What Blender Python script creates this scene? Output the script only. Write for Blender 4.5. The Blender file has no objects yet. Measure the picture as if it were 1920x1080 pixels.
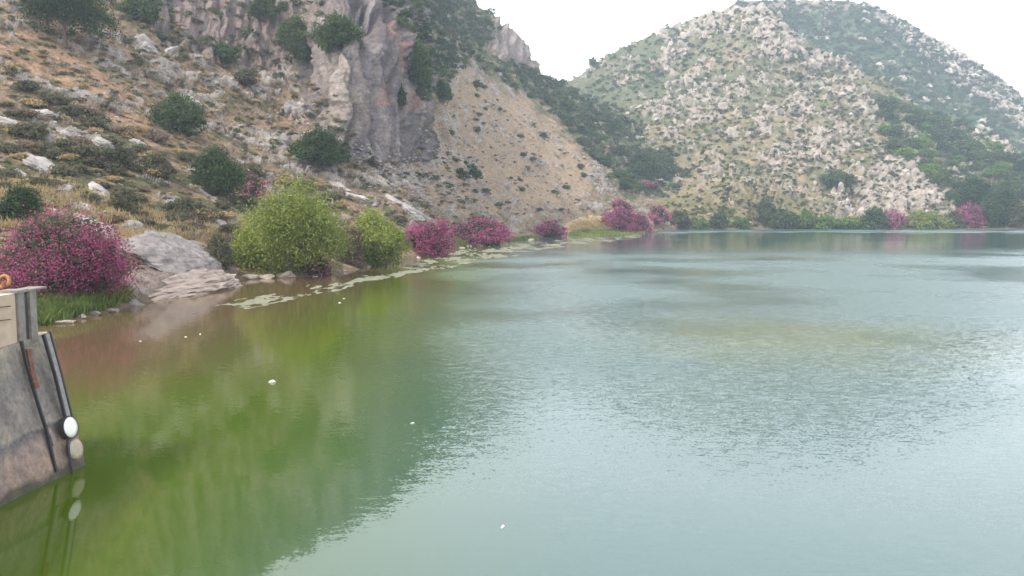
import bpy, math, random
import numpy as np
from mathutils import Vector
from mathutils.bvhtree import BVHTree

# ------------------------------------------------------------------ camera, sky, sun, exposure
SC = bpy.context.scene
COL = SC.collection
F, HOR, H = 1507.0, 402.0, 6.0
PITCH = math.atan((540 - HOR) / F)
cam_d = bpy.data.cameras.new("camera")
cam = bpy.data.objects.new("camera", cam_d)
COL.objects.link(cam)
cam_d.sensor_width = 36.0
cam_d.lens = 36.0 * F / 1920.0
cam_d.clip_end = 6000.0
cam.location = (0, 0, H)
cam.rotation_euler = (math.pi / 2 - PITCH, 0, 0)
SC.camera = cam

SUN_EL, SUN_AZ = math.radians(50), math.radians(-118)   # azimuth from +Y, clockwise: light comes from the left and a little behind
world = bpy.data.worlds.new("World")
SC.world = world
world.use_nodes = True
wn, wl = world.node_tree.nodes, world.node_tree.links
wn.clear()
wo = wn.new("ShaderNodeOutputWorld"); wb = wn.new("ShaderNodeBackground")
sk = wn.new("ShaderNodeTexSky"); sk.sky_type = 'NISHITA'; sk.sun_disc = False
sk.sun_elevation = SUN_EL; sk.sun_rotation = SUN_AZ
sk.altitude = 100; sk.air_density = 1.2; sk.dust_density = 6.0; sk.ozone_density = 1.0
wh = wn.new("ShaderNodeHueSaturation"); wh.inputs['Saturation'].default_value = 0.55
wl.new(sk.outputs[0], wh.inputs['Color'])
wm = wn.new("ShaderNodeMix"); wm.data_type = 'RGBA'; wm.inputs[0].default_value = 0.5
wt = wn.new("ShaderNodeTexCoord"); wz = wn.new("ShaderNodeSeparateXYZ"); wl.new(wt.outputs['Generated'], wz.inputs[0])
wr = wn.new("ShaderNodeValToRGB"); wl.new(wz.outputs[2], wr.inputs[0])        # thin bright cloud, brightest low down
for k_, (p_, c_) in enumerate([(0.0, (1.0, .99, .98, 1)), (0.9, (.44, .46, .50, 1))]): wr.color_ramp.elements[k_].position = p_; wr.color_ramp.elements[k_].color = c_
e_ = wr.color_ramp.elements.new(.5); e_.color = (.90, .93, .98, 1)
wv0 = wn.new("ShaderNodeVectorMath"); wv0.operation = 'SCALE'; wl.new(wr.outputs[0], wv0.inputs[0]); wv0.inputs['Scale'].default_value = 20.0
wl.new(wh.outputs[0], wm.inputs[6]); wl.new(wv0.outputs[0], wm.inputs[7])
wl.new(wm.outputs[2], wb.inputs['Color'])
wb.inputs['Strength'].default_value = 0.13
wl.new(wb.outputs[0], wo.inputs['Surface'])

sun_d = bpy.data.lights.new("sun", 'SUN'); sun_d.energy = 1.8; sun_d.angle = math.radians(8)
sun_d.color = (1.0, 0.93, 0.82)
sun = bpy.data.objects.new("sun", sun_d); COL.objects.link(sun)
sdir = Vector((math.sin(SUN_AZ) * math.cos(SUN_EL), math.cos(SUN_AZ) * math.cos(SUN_EL), math.sin(SUN_EL)))
sun.rotation_euler = sdir.to_track_quat('Z', 'Y').to_euler()
sun.location = (0, 0, 300)

SC.view_settings.view_transform = 'Standard'
SC.view_settings.look = 'None'
SC.view_settings.gamma = 1.0
SC.view_settings.exposure = 0.78
SC.cycles.max_bounces = 6
SC.cycles.volume_bounces = 1
SC.cycles.use_denoising = True
SC.cycles.use_light_tree = False

# ------------------------------------------------------------------ helpers
rng = np.random.default_rng(7)
CP, SP = math.cos(PITCH), math.sin(PITCH)

def ray(u, v):
    x = (np.asarray(u, float) - 960) / F
    y = (540 - np.asarray(v, float)) / F
    return np.stack(np.broadcast_arrays(x, CP + SP * y, -SP + CP * y), -1)

def pt(u, v, r):
    d = ray(u, v)
    return np.array([0, 0, H]) + d * (np.asarray(r, float) / d[..., 1])[..., None]

def on_water(u, v, z=0.0):
    d = ray(u, v)
    return np.array([0, 0, H]) + d * ((z - H) / d[..., 2])[..., None]

def project(P):
    q = P - np.array([0, 0, H])
    f = q[..., 1] * CP - q[..., 2] * SP
    up = q[..., 1] * SP + q[..., 2] * CP
    return 960 + F * q[..., 0] / f, 540 - F * up / f

def pnoise(p, seed=0):
    p = np.asarray(p, float)
    i = np.floor(p).astype(np.int64); f = p - i
    w = f * f * f * (f * (f * 6 - 15) + 10)
    out = np.zeros(len(p))
    for dx in (0, 1):
        for dy in (0, 1):
            for dz in (0, 1):
                h = (i[:, 0] + dx) * 374761393 + (i[:, 1] + dy) * 668265263 + (i[:, 2] + dz) * 1103515245 + seed * 1274126177
                h = h & 0xffffffff
                h = ((h ^ (h >> 15)) * 0x2c1b3c6d) & 0xffffffff
                h = ((h ^ (h >> 12)) * 0x297a2d39) & 0xffffffff
                h = h ^ (h >> 15)
                gx = ((h & 1023) / 511.5 - 1); gy = (((h >> 10) & 1023) / 511.5 - 1); gz = (((h >> 20) & 1023) / 511.5 - 1)
                d = gx * (f[:, 0] - dx) + gy * (f[:, 1] - dy) + gz * (f[:, 2] - dz)
                wt = (w[:, 0] if dx else 1 - w[:, 0]) * (w[:, 1] if dy else 1 - w[:, 1]) * (w[:, 2] if dz else 1 - w[:, 2])
                out += wt * d
    return out * 1.3

def fbm(p, o=4, seed=0, gain=0.5):
    s = 0; a = 1.0; t = 0
    for k in range(o):
        s = s + a * pnoise(p * (2.03 ** k), seed + k * 17); t += a; a *= gain
    return s / t * 1.6

def ridged(p, o=3, seed=0):
    s = 0; a = 1.0; t = 0
    for k in range(o):
        s = s + a * (1 - 2.2 * np.abs(pnoise(p * (2.03 ** k), seed + k * 31))); t += a; a *= 0.55
    return s / t

def sst(a, b, x):
    t = np.clip((x - a) / (b - a), 0, 1)
    return t * t * (3 - 2 * t)

def mixc(c, d, t):
    return c + (np.asarray(d) - c) * t[:, None]

def inpoly(u, v, poly):
    """signed-ish polygon mask: 1 inside, 0 outside"""
    ins = np.zeros(u.shape, bool)
    n = len(poly)
    for i in range(n):
        x1, y1 = poly[i]; x2, y2 = poly[(i + 1) % n]
        c = ((y1 > v) != (y2 > v)) & (u < (x2 - x1) * (v - y1) / ((y2 - y1) or 1e-9) + x1)
        ins ^= c
    return ins

def mesh_np(name, V, Fc, mat=None, color=None, smooth=False):
    me = bpy.data.meshes.new(name)
    V = np.asarray(V, np.float32); Fc = np.asarray(Fc, np.int32)
    me.vertices.add(len(V)); me.vertices.foreach_set("co", V.ravel())
    k = Fc.shape[1]
    me.loops.add(Fc.size); me.loops.foreach_set("vertex_index", Fc.ravel())
    me.polygons.add(len(Fc))
    me.polygons.foreach_set("loop_start", np.arange(0, Fc.size, k, dtype=np.int32))
    me.polygons.foreach_set("loop_total", np.full(len(Fc), k, np.int32))
    me.polygons.foreach_set("use_smooth", np.full(len(Fc), smooth, bool))
    if color is not None:
        a = me.color_attributes.new("ground_colour", 'FLOAT_COLOR', 'POINT')
        c = np.ones((len(V), 4), np.float32); c[:, :3] = color
        a.data.foreach_set("color", c.ravel())
    me.update(calc_edges=True); me.validate()
    if mat: me.materials.append(mat)
    return me

def link(name, me, parent=None):
    o = bpy.data.objects.new(name, me); COL.objects.link(o)
    if parent: o.parent = parent
    return o

def tag(o, label=None, cat=None, group=None, kind=None):
    if label: o["label"] = label
    if cat: o["category"] = cat
    if group: o["group"] = group
    if kind: o["kind"] = kind
    return o

def empty(name, loc, label, cat, group=None, rz=0):
    o = bpy.data.objects.new(name, None); COL.objects.link(o)
    o.location = loc; o.rotation_euler = (0, 0, rz); o.empty_display_size = 0.3
    return tag(o, label, cat, group)

# ------------------------------------------------------------------ materials
def newmat(name):
    m = bpy.data.materials.new(name); m.use_nodes = True
    n, l = m.node_tree.nodes, m.node_tree.links
    b = n["Principled BSDF"]
    return m, n, l, b

def noise_node(n, l, scale, detail=4, vec=None, rough=0.55):
    t = n.new("ShaderNodeTexNoise"); t.inputs['Scale'].default_value = scale
    t.inputs['Detail'].default_value = detail; t.inputs['Roughness'].default_value = rough
    if vec is not None: l.new(vec, t.inputs['Vector'])
    return t

def ramp(n, l, fac, stops):
    r = n.new("ShaderNodeValToRGB"); e = r.color_ramp.elements
    while len(e) < len(stops): e.new(0.5)
    for k, (p, c) in enumerate(stops):
        e[k].position = p; e[k].color = (*c, 1) if len(c) == 3 else c
    l.new(fac, r.inputs[0]); return r

def rock_material(name, stops, bscale=1.0, bstr=0.5, sc=0.6):
    m, n, l, b = newmat(name)
    g = n.new("ShaderNodeNewGeometry"); oi = n.new("ShaderNodeObjectInfo")
    t = noise_node(n, l, sc, 8, g.outputs['Position'], 0.65)
    r = ramp(n, l, t.outputs[0], stops)
    hv = n.new("ShaderNodeHueSaturation"); l.new(r.outputs[0], hv.inputs['Color'])
    mr = n.new("ShaderNodeMapRange"); l.new(g.outputs['Random Per Island'], mr.inputs[0])
    mr.inputs[3].default_value = 0.78; mr.inputs[4].default_value = 1.15
    l.new(mr.outputs[0], hv.inputs['Value'])
    l.new(hv.outputs[0], b.inputs['Base Color']); b.inputs['Roughness'].default_value = 0.95
    b.inputs['Specular IOR Level'].default_value = 0.1
    t2 = noise_node(n, l, 3.0 * bscale, 6, g.outputs['Position'], 0.7)
    bp = n.new("ShaderNodeBump"); bp.inputs['Strength'].default_value = bstr; bp.inputs['Distance'].default_value = 0.25 / bscale
    l.new(t2.outputs[0], bp.inputs['Height']); l.new(bp.outputs[0], b.inputs['Normal'])
    return m

M_ROCK_L = rock_material("grey_limestone", [(0.3, (.17, .15, .14)), (0.47, (.29, .265, .25)), (0.62, (.41, .37, .335)), (0.75, (.35, .27, .20))], 1.0, .6)
M_ROCK_R = rock_material("cream_limestone", [(0.3, (.19, .16, .14)), (0.45, (.30, .255, .22)), (0.62, (.42, .36, .31)), (0.75, (.36, .27, .21))], 0.3, .6, .15)
M_SLAB = rock_material("fissured_grey_slab", [(0.3, (.11, .095, .09)), (0.5, (.22, .195, .185)), (0.7, (.34, .305, .28))], 1.0, .9, .9)
M_LEDGE = rock_material("pinkish_ledge", [(0.3, (.15, .12, .10)), (0.5, (.26, .21, .18)), (0.7, (.36, .30, .26))], 1.5, .9, 1.2)
M_ROCK_S = rock_material("shore_stone", [(0.3, (.20, .16, .13)), (0.5, (.33, .27, .22)), (0.7, (.47, .41, .35))], 2.0, .6, 1.5)

def leaf_material(name, dark, light, rough=0.7):
    m, n, l, b = newmat(name)
    g = n.new("ShaderNodeNewGeometry")
    t = noise_node(n, l, 1.5, 3, g.outputs['Position'], .6)
    tm_ = n.new("ShaderNodeMath"); tm_.operation = 'MULTIPLY_ADD'; l.new(t.outputs[0], tm_.inputs[0]); tm_.inputs[1].default_value = 1.7; tm_.inputs[2].default_value = -.17
    a = n.new("ShaderNodeMath"); a.operation = 'MULTIPLY_ADD'; l.new(g.outputs['Random Per Island'], a.inputs[0])
    a.inputs[1].default_value = 0.34; l.new(tm_.outputs[0], a.inputs[2])
    t3 = noise_node(n, l, 0.16, 2, g.outputs['Position'], .5)
    a3 = n.new("ShaderNodeMath"); a3.operation = 'MULTIPLY_ADD'; l.new(t3.outputs[0], a3.inputs[0]); a3.inputs[1].default_value = 1.3; l.new(a.outputs[0], a3.inputs[2])
    s = n.new("ShaderNodeMath"); s.operation = 'SUBTRACT'; l.new(a3.outputs[0], s.inputs[0]); s.inputs[1].default_value = 1.0
    r = ramp(n, l, s.outputs[0], [(0.15, dark), (0.85, light)])
    l.new(r.outputs[0], b.inputs['Base Color']); b.inputs['Roughness'].default_value = rough
    b.inputs['Specular IOR Level'].default_value = 0.2
    tr = n.new("ShaderNodeBsdfTranslucent"); l.new(r.outputs[0], tr.inputs[0])
    mx = n.new("ShaderNodeMixShader"); mx.inputs[0].default_value = 0.3
    l.new(b.outputs[0], mx.inputs[1]); l.new(tr.outputs[0], mx.inputs[2])
    l.new(mx.outputs[0], n["Material Output"].inputs[0])
    return m

M_LEAF = {
    'dark': leaf_material("leaf_dark_green", (.022, .042, .018), (.075, .115, .042)),
    'holm': leaf_material("leaf_holm_green", (.040, .065, .028), (.115, .16, .058)),
    'olive': leaf_material("leaf_grey_olive", (.065, .065, .038), (.17, .16, .09)),
    'brown': leaf_material("twig_brown_scrub", (.10, .075, .055), (.24, .18, .12)),
    'yellow': leaf_material("leaf_yellow_green", (.085, .12, .022), (.29, .33, .07)),
    'fresh': leaf_material("leaf_fresh_green", (.06, .11, .02), (.17, .26, .06)),
    'oleander': leaf_material("leaf_oleander", (.035, .045, .03), (.10, .12, .07)),
    'straw': leaf_material("dry_grass_straw", (.26, .19, .09), (.48, .37, .19)),
    'reed': leaf_material("reed_green", (.055, .095, .02), (.22, .27, .07)),
}
M_PINK = leaf_material("oleander_blossom", (.16, .026, .075), (.48, .125, .245))
M_PINK2 = leaf_material("oleander_blossom_pale", (.26, .08, .13), (.55, .20, .28))

def simple_mat(name, col, rough=0.8, metal=0.0, nscale=4, var=0.3, bump=0.2):
    m, n, l, b = newmat(name)
    g = n.new("ShaderNodeNewGeometry")
    t = noise_node(n, l, nscale, 6, g.outputs['Position'], 0.65)
    lo = tuple(c * (1 - var) for c in col); hi = tuple(min(1, c * (1 + var)) for c in col)
    r = ramp(n, l, t.outputs[0], [(0.3, lo), (0.7, hi)])
    l.new(r.outputs[0], b.inputs['Base Color']); b.inputs['Roughness'].default_value = rough
    b.inputs['Metallic'].default_value = metal
    bp = n.new("ShaderNodeBump"); bp.inputs['Strength'].default_value = bump; bp.inputs['Distance'].default_value = 0.02
    l.new(t.outputs[0], bp.inputs['Height']); l.new(bp.outputs[0], b.inputs['Normal'])
    return m
M_BARK = simple_mat("bark", (.12, .085, .06), .9)

def terrain_material(name, s1, s2, bstr=0.6, bd=0.3):
    m, n, l, b = newmat(name)
    at = n.new("ShaderNodeAttribute"); at.attribute_name = "ground_colour"
    g = n.new("ShaderNodeNewGeometry")
    t1 = noise_node(n, l, s1, 6, g.outputs['Position'], 0.7)
    t2 = noise_node(n, l, s2, 5, g.outputs['Position'], 0.7)
    ad = n.new("ShaderNodeMath"); ad.operation = 'ADD'; l.new(t1.outputs[0], ad.inputs[0]); l.new(t2.outputs[0], ad.inputs[1])
    mr = n.new("ShaderNodeMapRange"); l.new(ad.outputs[0], mr.inputs[0])
    mr.inputs[1].default_value = 0.7; mr.inputs[2].default_value = 1.3; mr.inputs[3].default_value = 0.45; mr.inputs[4].default_value = 1.5
    hv = n.new("ShaderNodeHueSaturation"); l.new(at.outputs['Color'], hv.inputs['Color']); l.new(mr.outputs[0], hv.inputs['Value'])
    l.new(hv.outputs[0], b.inputs['Base Color']); b.inputs['Roughness'].default_value = 1.0
    b.inputs['Specular IOR Level'].default_value = 0.05
    bp = n.new("ShaderNodeBump"); bp.inputs['Strength'].default_value = bstr; bp.inputs['Distance'].default_value = bd
    l.new(ad.outputs[0], bp.inputs['Height']); l.new(bp.outputs[0], b.inputs['Normal'])
    return m

# ------------------------------------------------------------------ terrain
def control_grid(cols, nu, nv, rows_back=2, back=(0.75, 0.35), backd=(60, 160), du=0, warp=0):
    """cols: list of (u, shore_v, [(v, r), ...]); rows: under water, shore, listed points, behind the ridge."""
    cu = np.array([c[0] for c in cols], float)
    tab = []
    for u, sv, pts in cols:
        if sv is None:
            p = []
        else:
            s = on_water(u, sv); rs = s[1]
            q = pt(u, sv, rs)
            a = q.copy(); d = q[:2] / np.linalg.norm(q[:2])
            a[:2] -= d * max(2.0, rs * 0.05); a[2] = -1.5
            a2 = q.copy(); a2[:2] -= d * max(6.0, rs * 0.15); a2[2] = -3.5
            p = [a2, a, q]
        for v, r in pts: p.append(pt(u, v, r))
        top = p[-1]; d = top[:2] / np.linalg.norm(top[:2])
        for k in range(rows_back):
            b = top.copy(); b[:2] += d * backd[k]; b[2] = top[2] * back[k]; p.append(b)
        tab.append(p)
    T = np.array(tab)                                   # (ncol, nrow, 3)
    nr = T.shape[1]
    us = np.linspace(cu[0], cu[-1], nu)
    # rows get samples in proportion to their apparent length
    pu, pv = project(T)
    seg = np.median(np.hypot(np.diff(pu, axis=1), np.diff(pv, axis=1)), axis=0) + 12
    if rows_back: seg[-rows_back:] = seg[:-rows_back].mean() * 0.25
    cum = np.concatenate([[0], np.cumsum(seg)]); ts = np.interp(np.linspace(0, cum[-1], nv), cum, np.arange(nr))
    def cr(A, x, ax):                                  # Catmull-Rom / linear blend along an axis
        A = np.moveaxis(A, ax, 0); n = len(A)
        i = np.clip(np.floor(x).astype(int), 0, n - 2); f = (x - i).reshape(-1, *([1] * (A.ndim - 1)))
        p0 = A[np.maximum(i - 1, 0)]; p1 = A[i]; p2 = A[i + 1]; p3 = A[np.minimum(i + 2, n - 1)]
        c = 0.5 * ((2 * p1) + (-p0 + p2) * f + (2 * p0 - 5 * p1 + 4 * p2 - p3) * f ** 2 + (-p0 + 3 * p1 - 3 * p2 + p3) * f ** 3)
        return np.moveaxis(0.6 * c + 0.4 * (p1 + (p2 - p1) * f), 0, ax)
    xi = np.interp(us, cu, np.arange(len(cu)))
    G = cr(T, xi, 0)
    G = cr(G, ts, 1)
    return G                                            # (nu, nv, 3)

def grid_normals(G):
    a = np.gradient(G, axis=0); b = np.gradient(G, axis=1)
    n = np.cross(a, b); n /= np.linalg.norm(n, axis=2, keepdims=True) + 1e-9
    return n

def grid_faces(nu, nv):
    i = np.arange(nu * nv).reshape(nu, nv)
    return np.stack([i[:-1, :-1], i[1:, :-1], i[1:, 1:], i[:-1, 1:]], -1).reshape(-1, 4)

# ---- left hill
LC = [
 (-560, 655, [(520, 45), (420, 55), (300, 72), (150, 95), (0, 125), (-200, 155), (-520, 195)]),
 (-150, 625, [(520, 50), (420, 60), (300, 80), (150, 108), (0, 140), (-200, 178), (-480, 220)]),
 (0,    612, [(520, 52), (430, 62), (310, 82), (190, 108), (80, 133), (-60, 165), (-440, 220)]),
 (120,  606, [(540, 53), (440, 64), (320, 88), (200, 117), (90, 143), (-60, 175), (-400, 235)]),
 (250,  574, [(500, 62), (430, 75), (330, 98), (210, 130), (100, 157), (-50, 190), (-350, 245)]),
 (440,  527, [(470, 84), (410, 100), (320, 125), (210, 158), (100, 184), (-50, 212), (-250, 255)]),
 (560,  520, [(465, 92), (410, 108), (320, 137), (220, 166), (90, 188), (-40, 218), (-185, 265)]),
 (630,  513, [(462, 98), (405, 116), (318, 146), (215, 152), (70, 161), (-40, 212), (-140, 270)]),
 (700,  500, [(455, 106), (400, 126), (312, 156), (210, 162), (60, 172), (-40, 228), (-105, 290)]),
 (760,  490, [(450, 117), (395, 140), (315, 168), (215, 177), (90, 192), (-10, 262), (-70, 330)]),
 (810,  478, [(440, 138), (390, 162), (310, 192), (215, 212), (125, 255), (40, 335), (-40, 420)]),
 (870,  462, [(430, 170), (390, 195), (310, 232), (220, 275), (145, 325), (75, 380), (2, 450)]),
 (950,  451, [(425, 208), (385, 235), (320, 275), (250, 318), (180, 365), (110, 410), (45, 460)]),
 (1000, 446, [(423, 225), (385, 252), (330, 290), (270, 330), (215, 375), (165, 420), (112, 460)]),
 (1020, 444, [(422, 235), (385, 262), (335, 298), (280, 338), (228, 382), (182, 425), (140, 465)]),
 (1060, 440, [(420, 252), (385, 280), (340, 310), (290, 345), (245, 385), (200, 430), (160, 475)]),
 (1120, 437, [(420, 265), (390, 290), (350, 320), (310, 355), (270, 395), (230, 440), (195, 490)]),
 (1200, 436, [(424, 280), (405, 305), (375, 335), (345, 370), (315, 410), (290, 450), (265, 500)]),
 (1262, 431, [(422, 318), (407, 335), (388, 358), (368, 385), (348, 415), (330, 450), (310, 500)]),
 (1330, 428, [(420, 335), (411, 350), (400, 372), (388, 400), (376, 430), (366, 460), (350, 505)]),
]
NU, NV = 960, 470
GL = control_grid(LC, NU, NV)
UL, VL = project(GL)
NL = grid_normals(GL)
P = GL.reshape(-1, 3); N = NL.reshape(-1, 3); U = UL.ravel(); V = VL.ravel()
R = P[:, 1]
above = sst(0.3, 2.5, P[:, 2])
wu = U + 18 * fbm(P / 9, 3, 3); wv = V + 18 * fbm(P / 9, 3, 5)
def soft(poly, grow=8):
    """polygon mask softened by sampling it at jittered spots"""
    s = 0
    for dx, dy in ((0, 0), (grow, 0), (-grow, 0), (0, grow), (0, -grow)):
        s = s + inpoly(wu + dx, wv + dy, poly).astype(float)
    return s / 5
CL_MAIN = [(590, 90), (600, 0), (640, -60), (760, -60), (770, 60), (785, 150), (800, 205), (805, 245), (785, 262), (740, 290), (700, 312), (660, 305), (640, 250), (605, 200)]
CL_TOP = [(200, -300), (270, 10), (300, 90), (400, 125), (500, 135), (590, 120), (640, 20), (760, -20), (780, -300)]
CL_RIDGE = [(905, 40), (945, 35), (990, 80), (1012, 128), (985, 135), (940, 110), (912, 85)]
cl = np.maximum(np.maximum(soft(CL_MAIN), 0.75 * soft(CL_TOP)), soft(CL_RIDGE))
cl = np.maximum(cl, sst(.62, .45, N[:, 2]) * inpoly(U, V, [(560, -100), (790, -100), (805, 300), (560, 320)]))
GREEN_L = [(700, -90), (880, -20), (950, 45), (920, 40), (915, 90), (945, 120), (1020, 138), (1070, 165), (1150, 200), (1240, 270), (1300, 330), (1250, 372), (1170, 360), (1115, 300), (1060, 245), (985, 180), (905, 130), (862, 100), (842, 130), (815, 190), (790, 150), (765, 60)]
gr = soft(GREEN_L)
# broad relief: gullies and spurs that run down the slope
big = fbm(P * [1 / 34, 1 / 22, 1 / 60], 3, 11)
disp = above * np.clip(R / 130, 0.3, 1.6) * 2.4 * big
# bedding: streaks that plunge to the right and away
d1 = np.array([.72, .34, -.60]); d1 /= np.linalg.norm(d1)
along = P @ d1
perp = P - along[:, None] * d1
Q = perp + d1 * (along / 3.6)[:, None]
rk_n = fbm(Q / 2.6, 4, 21) + 0.35 * fbm(P / 14, 2, 22)
rock_zone = 0.30 + 0.25 * sst(420, 300, V) * sst(300, 500, U) - 0.32 * inpoly(wu, wv, [(0, 70), (60, 60), (300, 210), (480, 300), (300, 300), (150, 230), (0, 180)]) \
    - 0.55 * inpoly(wu, wv, [(880, 140), (1000, 200), (1120, 290), (1090, 360), (980, 400), (880, 340), (900, 240), (850, 180)])
rock_m = sst(0.40, 0.52, rk_n + rock_zone * 0.62) * above * (1 - gr * 0.8)
rock_m = np.maximum(rock_m, inpoly(wu, wv, [(215, 470), (300, 440), (400, 480), (455, 515), (440, 560), (250, 590), (210, 560)]) * .95 * sst(.1, .5, P[:, 2]))
rock_m = np.maximum(rock_m * (1 - cl), 0)
rs = np.clip(R / 110, 0.45, 2.0)
disp = disp + sst(.35, .7, N[:, 2]) * rock_m * rs * (0.55 + 1.0 * np.clip(fbm(Q / 1.3, 3, 25), -.5, 1))
# cliffs: upright buttresses and cracks
_j = int(NV * .5)
_step = np.linalg.norm(np.diff(GL[:, _j], axis=0), axis=1)
SL = np.repeat(np.concatenate([[0], np.cumsum(_step)])[:, None], NV, 1).ravel() * .8 + 1.6 * fbm(P / 11, 3, 43)   # distance along the foot of the cliff
PC = np.stack([SL, np.zeros(len(P)), P[:, 2]], 1)
QC = PC * [1 / 6.5, 1, 1 / 60]
butt = ridged(QC, 4, 41)
crag = fbm(PC * [1 / 2.6, 1, 1 / 13], 5, 44, .6)
crack = sst(.55, .92, ridged(PC * [1 / 5.0, 1, 1 / 38] + [0, 7.3, 0], 2, 47))
disp = disp + cl * (4.4 * (butt - .35) + 1.9 * crag - 3.0 * crack + .9 * ridged(PC * [1 / 1.8, 1, 1 / 9] + [0, 11.3, 0], 3, 49) + .5 * fbm(P / 1.4, 4, 45))
# small lumps of scrub and turf
lump = fbm(P / 1.15, 4, 51, .6)
disp = disp + above * 0.28 * rs * lump * (1 - cl)
disp = disp + gr * rs * 1.3 * np.clip(fbm(P / 4.5, 3, 61), -.2, 1)
hN = N.copy(); hN[:, 2] *= 1 - 0.75 * cl * sst(.8, .5, N[:, 2]); hN /= np.linalg.norm(hN, axis=1, keepdims=True)
PL = P + hN * disp[:, None]
edge_keep = sst(-1.0, 0.2, P[:, 2]); PL[:, 2] = np.where(P[:, 2] < .4, P[:, 2] + (PL[:, 2] - P[:, 2]) * edge_keep, PL[:, 2])
# albedo
c = np.tile(np.array([.25, .175, .12]), (len(P), 1))
c = mixc(c, [.32, .235, .145], sst(-.1, .5, fbm(P / 6, 4, 71)))                                 # golden dry grass
c = mixc(c, [.12, .095, .06], sst(-.05, .28, fbm(P / 2.6, 5, 72, .65)) * .85)                      # brown low scrub
c = mixc(c, [.085, .095, .045], sst(.12, .4, fbm(P / 4.2, 4, 73) + .18 * inpoly(wu, wv, [(0, 190), (500, 330), (560, 420), (300, 440), (0, 400)])) * .8)
ORANGE = [(-100, 60), (60, 70), (160, 120), (240, 190), (330, 290), (320, 310), (230, 240), (120, 170), (-60, 130)]
ora = soft(ORANGE, 14) * sst(-.25, .2, fbm(P / 3, 3, 74))
c = mixc(c, [.40, .235, .14], ora * .65)
TAN = [(850, 110), (900, 135), (985, 190), (1060, 250), (1118, 300), (1100, 370), (1000, 410), (850, 400), (780, 330), (850, 260), (830, 180)]
tan_m = soft(TAN, 12)
c = mixc(c, [.36, .265, .18], tan_m * (.75 + .25 * fbm(P / 5, 3, 75)).clip(0, 1))
c = mixc(c, [.30, .25, .20], tan_m * sst(.15, .4, fbm(P / 2.2, 3, 79)) * .6)
c = mixc(c, [.37, .325, .285], rock_m * .9)
c = mixc(c, [.26, .20, .16], inpoly(wu, wv, [(205, 450), (300, 440), (400, 480), (455, 515), (440, 570), (250, 600), (205, 560)]) * .8)
c = mixc(c, [.26, .235, .225], rock_m * sst(0, .4, fbm(Q / .9, 3, 76)) * .7)
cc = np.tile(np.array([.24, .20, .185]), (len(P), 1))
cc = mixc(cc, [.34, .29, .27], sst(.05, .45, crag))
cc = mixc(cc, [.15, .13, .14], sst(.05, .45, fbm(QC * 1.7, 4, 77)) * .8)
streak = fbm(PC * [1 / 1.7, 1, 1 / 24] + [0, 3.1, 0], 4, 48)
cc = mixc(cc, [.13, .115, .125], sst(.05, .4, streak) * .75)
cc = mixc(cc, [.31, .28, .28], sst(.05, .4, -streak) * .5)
cc = mixc(cc, [.09, .08, .08], crack * .7)  # shade inside the cracks, painted into the cliff colour
cream = inpoly(wu, wv, [(600, 90), (640, 80), (655, 190), (650, 300), (615, 260), (600, 180)]) | inpoly(wu, wv, CL_RIDGE)
cc = mixc(cc, [.44, .37, .31], cream * (.45 + .6 * crag).clip(0, .9))
rust = inpoly(wu, wv, [(690, 40), (750, 50), (785, 200), (705, 200)]) | inpoly(wu, wv, [(495, 20), (520, 30), (520, 85), (490, 60)])
cc = mixc(cc, [.46, .24, .16], rust * .62 * sst(-.1, .35, fbm(PC * [1 / 2.6, 1, 1 / 20] + [0, 5.7, 0], 3, 78)))
pinkc = inpoly(wu, wv, [(300, -60), (540, -60), (560, 60), (480, 110), (320, 70)])
cc = mixc(cc, [.33, .24, .24], pinkc * .55)
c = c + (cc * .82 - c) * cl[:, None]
c = mixc(c, [.095, .115, .055], gr * .93 * (1 - cl))
c = mixc(c, [.28, .22, .15], gr * (1 - cl) * sst(.08, .3, fbm(P / 9, 3, 80)) * .85)
c = mixc(c, [.45, .33, .18], inpoly(wu * .5 + U * .5, V, [(1055, 450), (1062, 416), (1130, 406), (1218, 432), (1205, 448)]) * .85)
wet = sst(.55, .05, P[:, 2])
c = mixc(c, [.16, .12, .085], wet * .8)
M_TL = terrain_material("left_hill_ground", .9, 3.5, .9, .4)
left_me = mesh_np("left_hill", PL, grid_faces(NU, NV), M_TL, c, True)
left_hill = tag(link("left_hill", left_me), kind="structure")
left_pts = (U, V, PL)

# ---- right hill (rocky front mass) and the ridge behind it
def rcol(u, vr, rr, sv=430):
    rs_ = on_water(u, sv)[1]
    pts = [(sv + (vr - sv) * t, rs_ + (rr - rs_) * (t ** 1.05)) for t in (.06, .2, .4, .6, .8, 1.0)]
    return (u, sv, pts)
RC = [rcol(960, 215, 600), rcol(1060, 157, 625), rcol(1085, 143, 630), rcol(1120, 117, 640), rcol(1165, 92, 645), rcol(1200, 75, 650), rcol(1250, 58, 645), rcol(1305, 37, 640),
      rcol(1350, 27, 630), rcol(1400, 20, 615), rcol(1450, 28, 600), rcol(1490, 55, 590), rcol(1530, 85, 580), rcol(1600, 118, 565), rcol(1660, 150, 555),
      rcol(1760, 205, 540), rcol(1850, 245, 520), rcol(1930, 285, 505), rcol(2150, 330, 480), rcol(2500, 360, 460)]
NU2, NV2 = 760, 300
GR = control_grid(RC, NU2, NV2, backd=(40, 120), back=(.85, .5))
UR, VR = project(GR); NR = grid_normals(GR)
P = GR.reshape(-1, 3); N = NR.reshape(-1, 3); U = UR.ravel(); V = VR.ravel()
wu = U + 16 * fbm(P / 26, 3, 103); wv = V + 16 * fbm(P / 26, 3, 105)
above = sst(.5, 6, P[:, 2])
big = fbm(P * [1 / 75, 1 / 75, 1 / 110], 3, 111)
disp = above * 15 * big * sst(640, 560, P[:, 1] + 0 * U)
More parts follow.
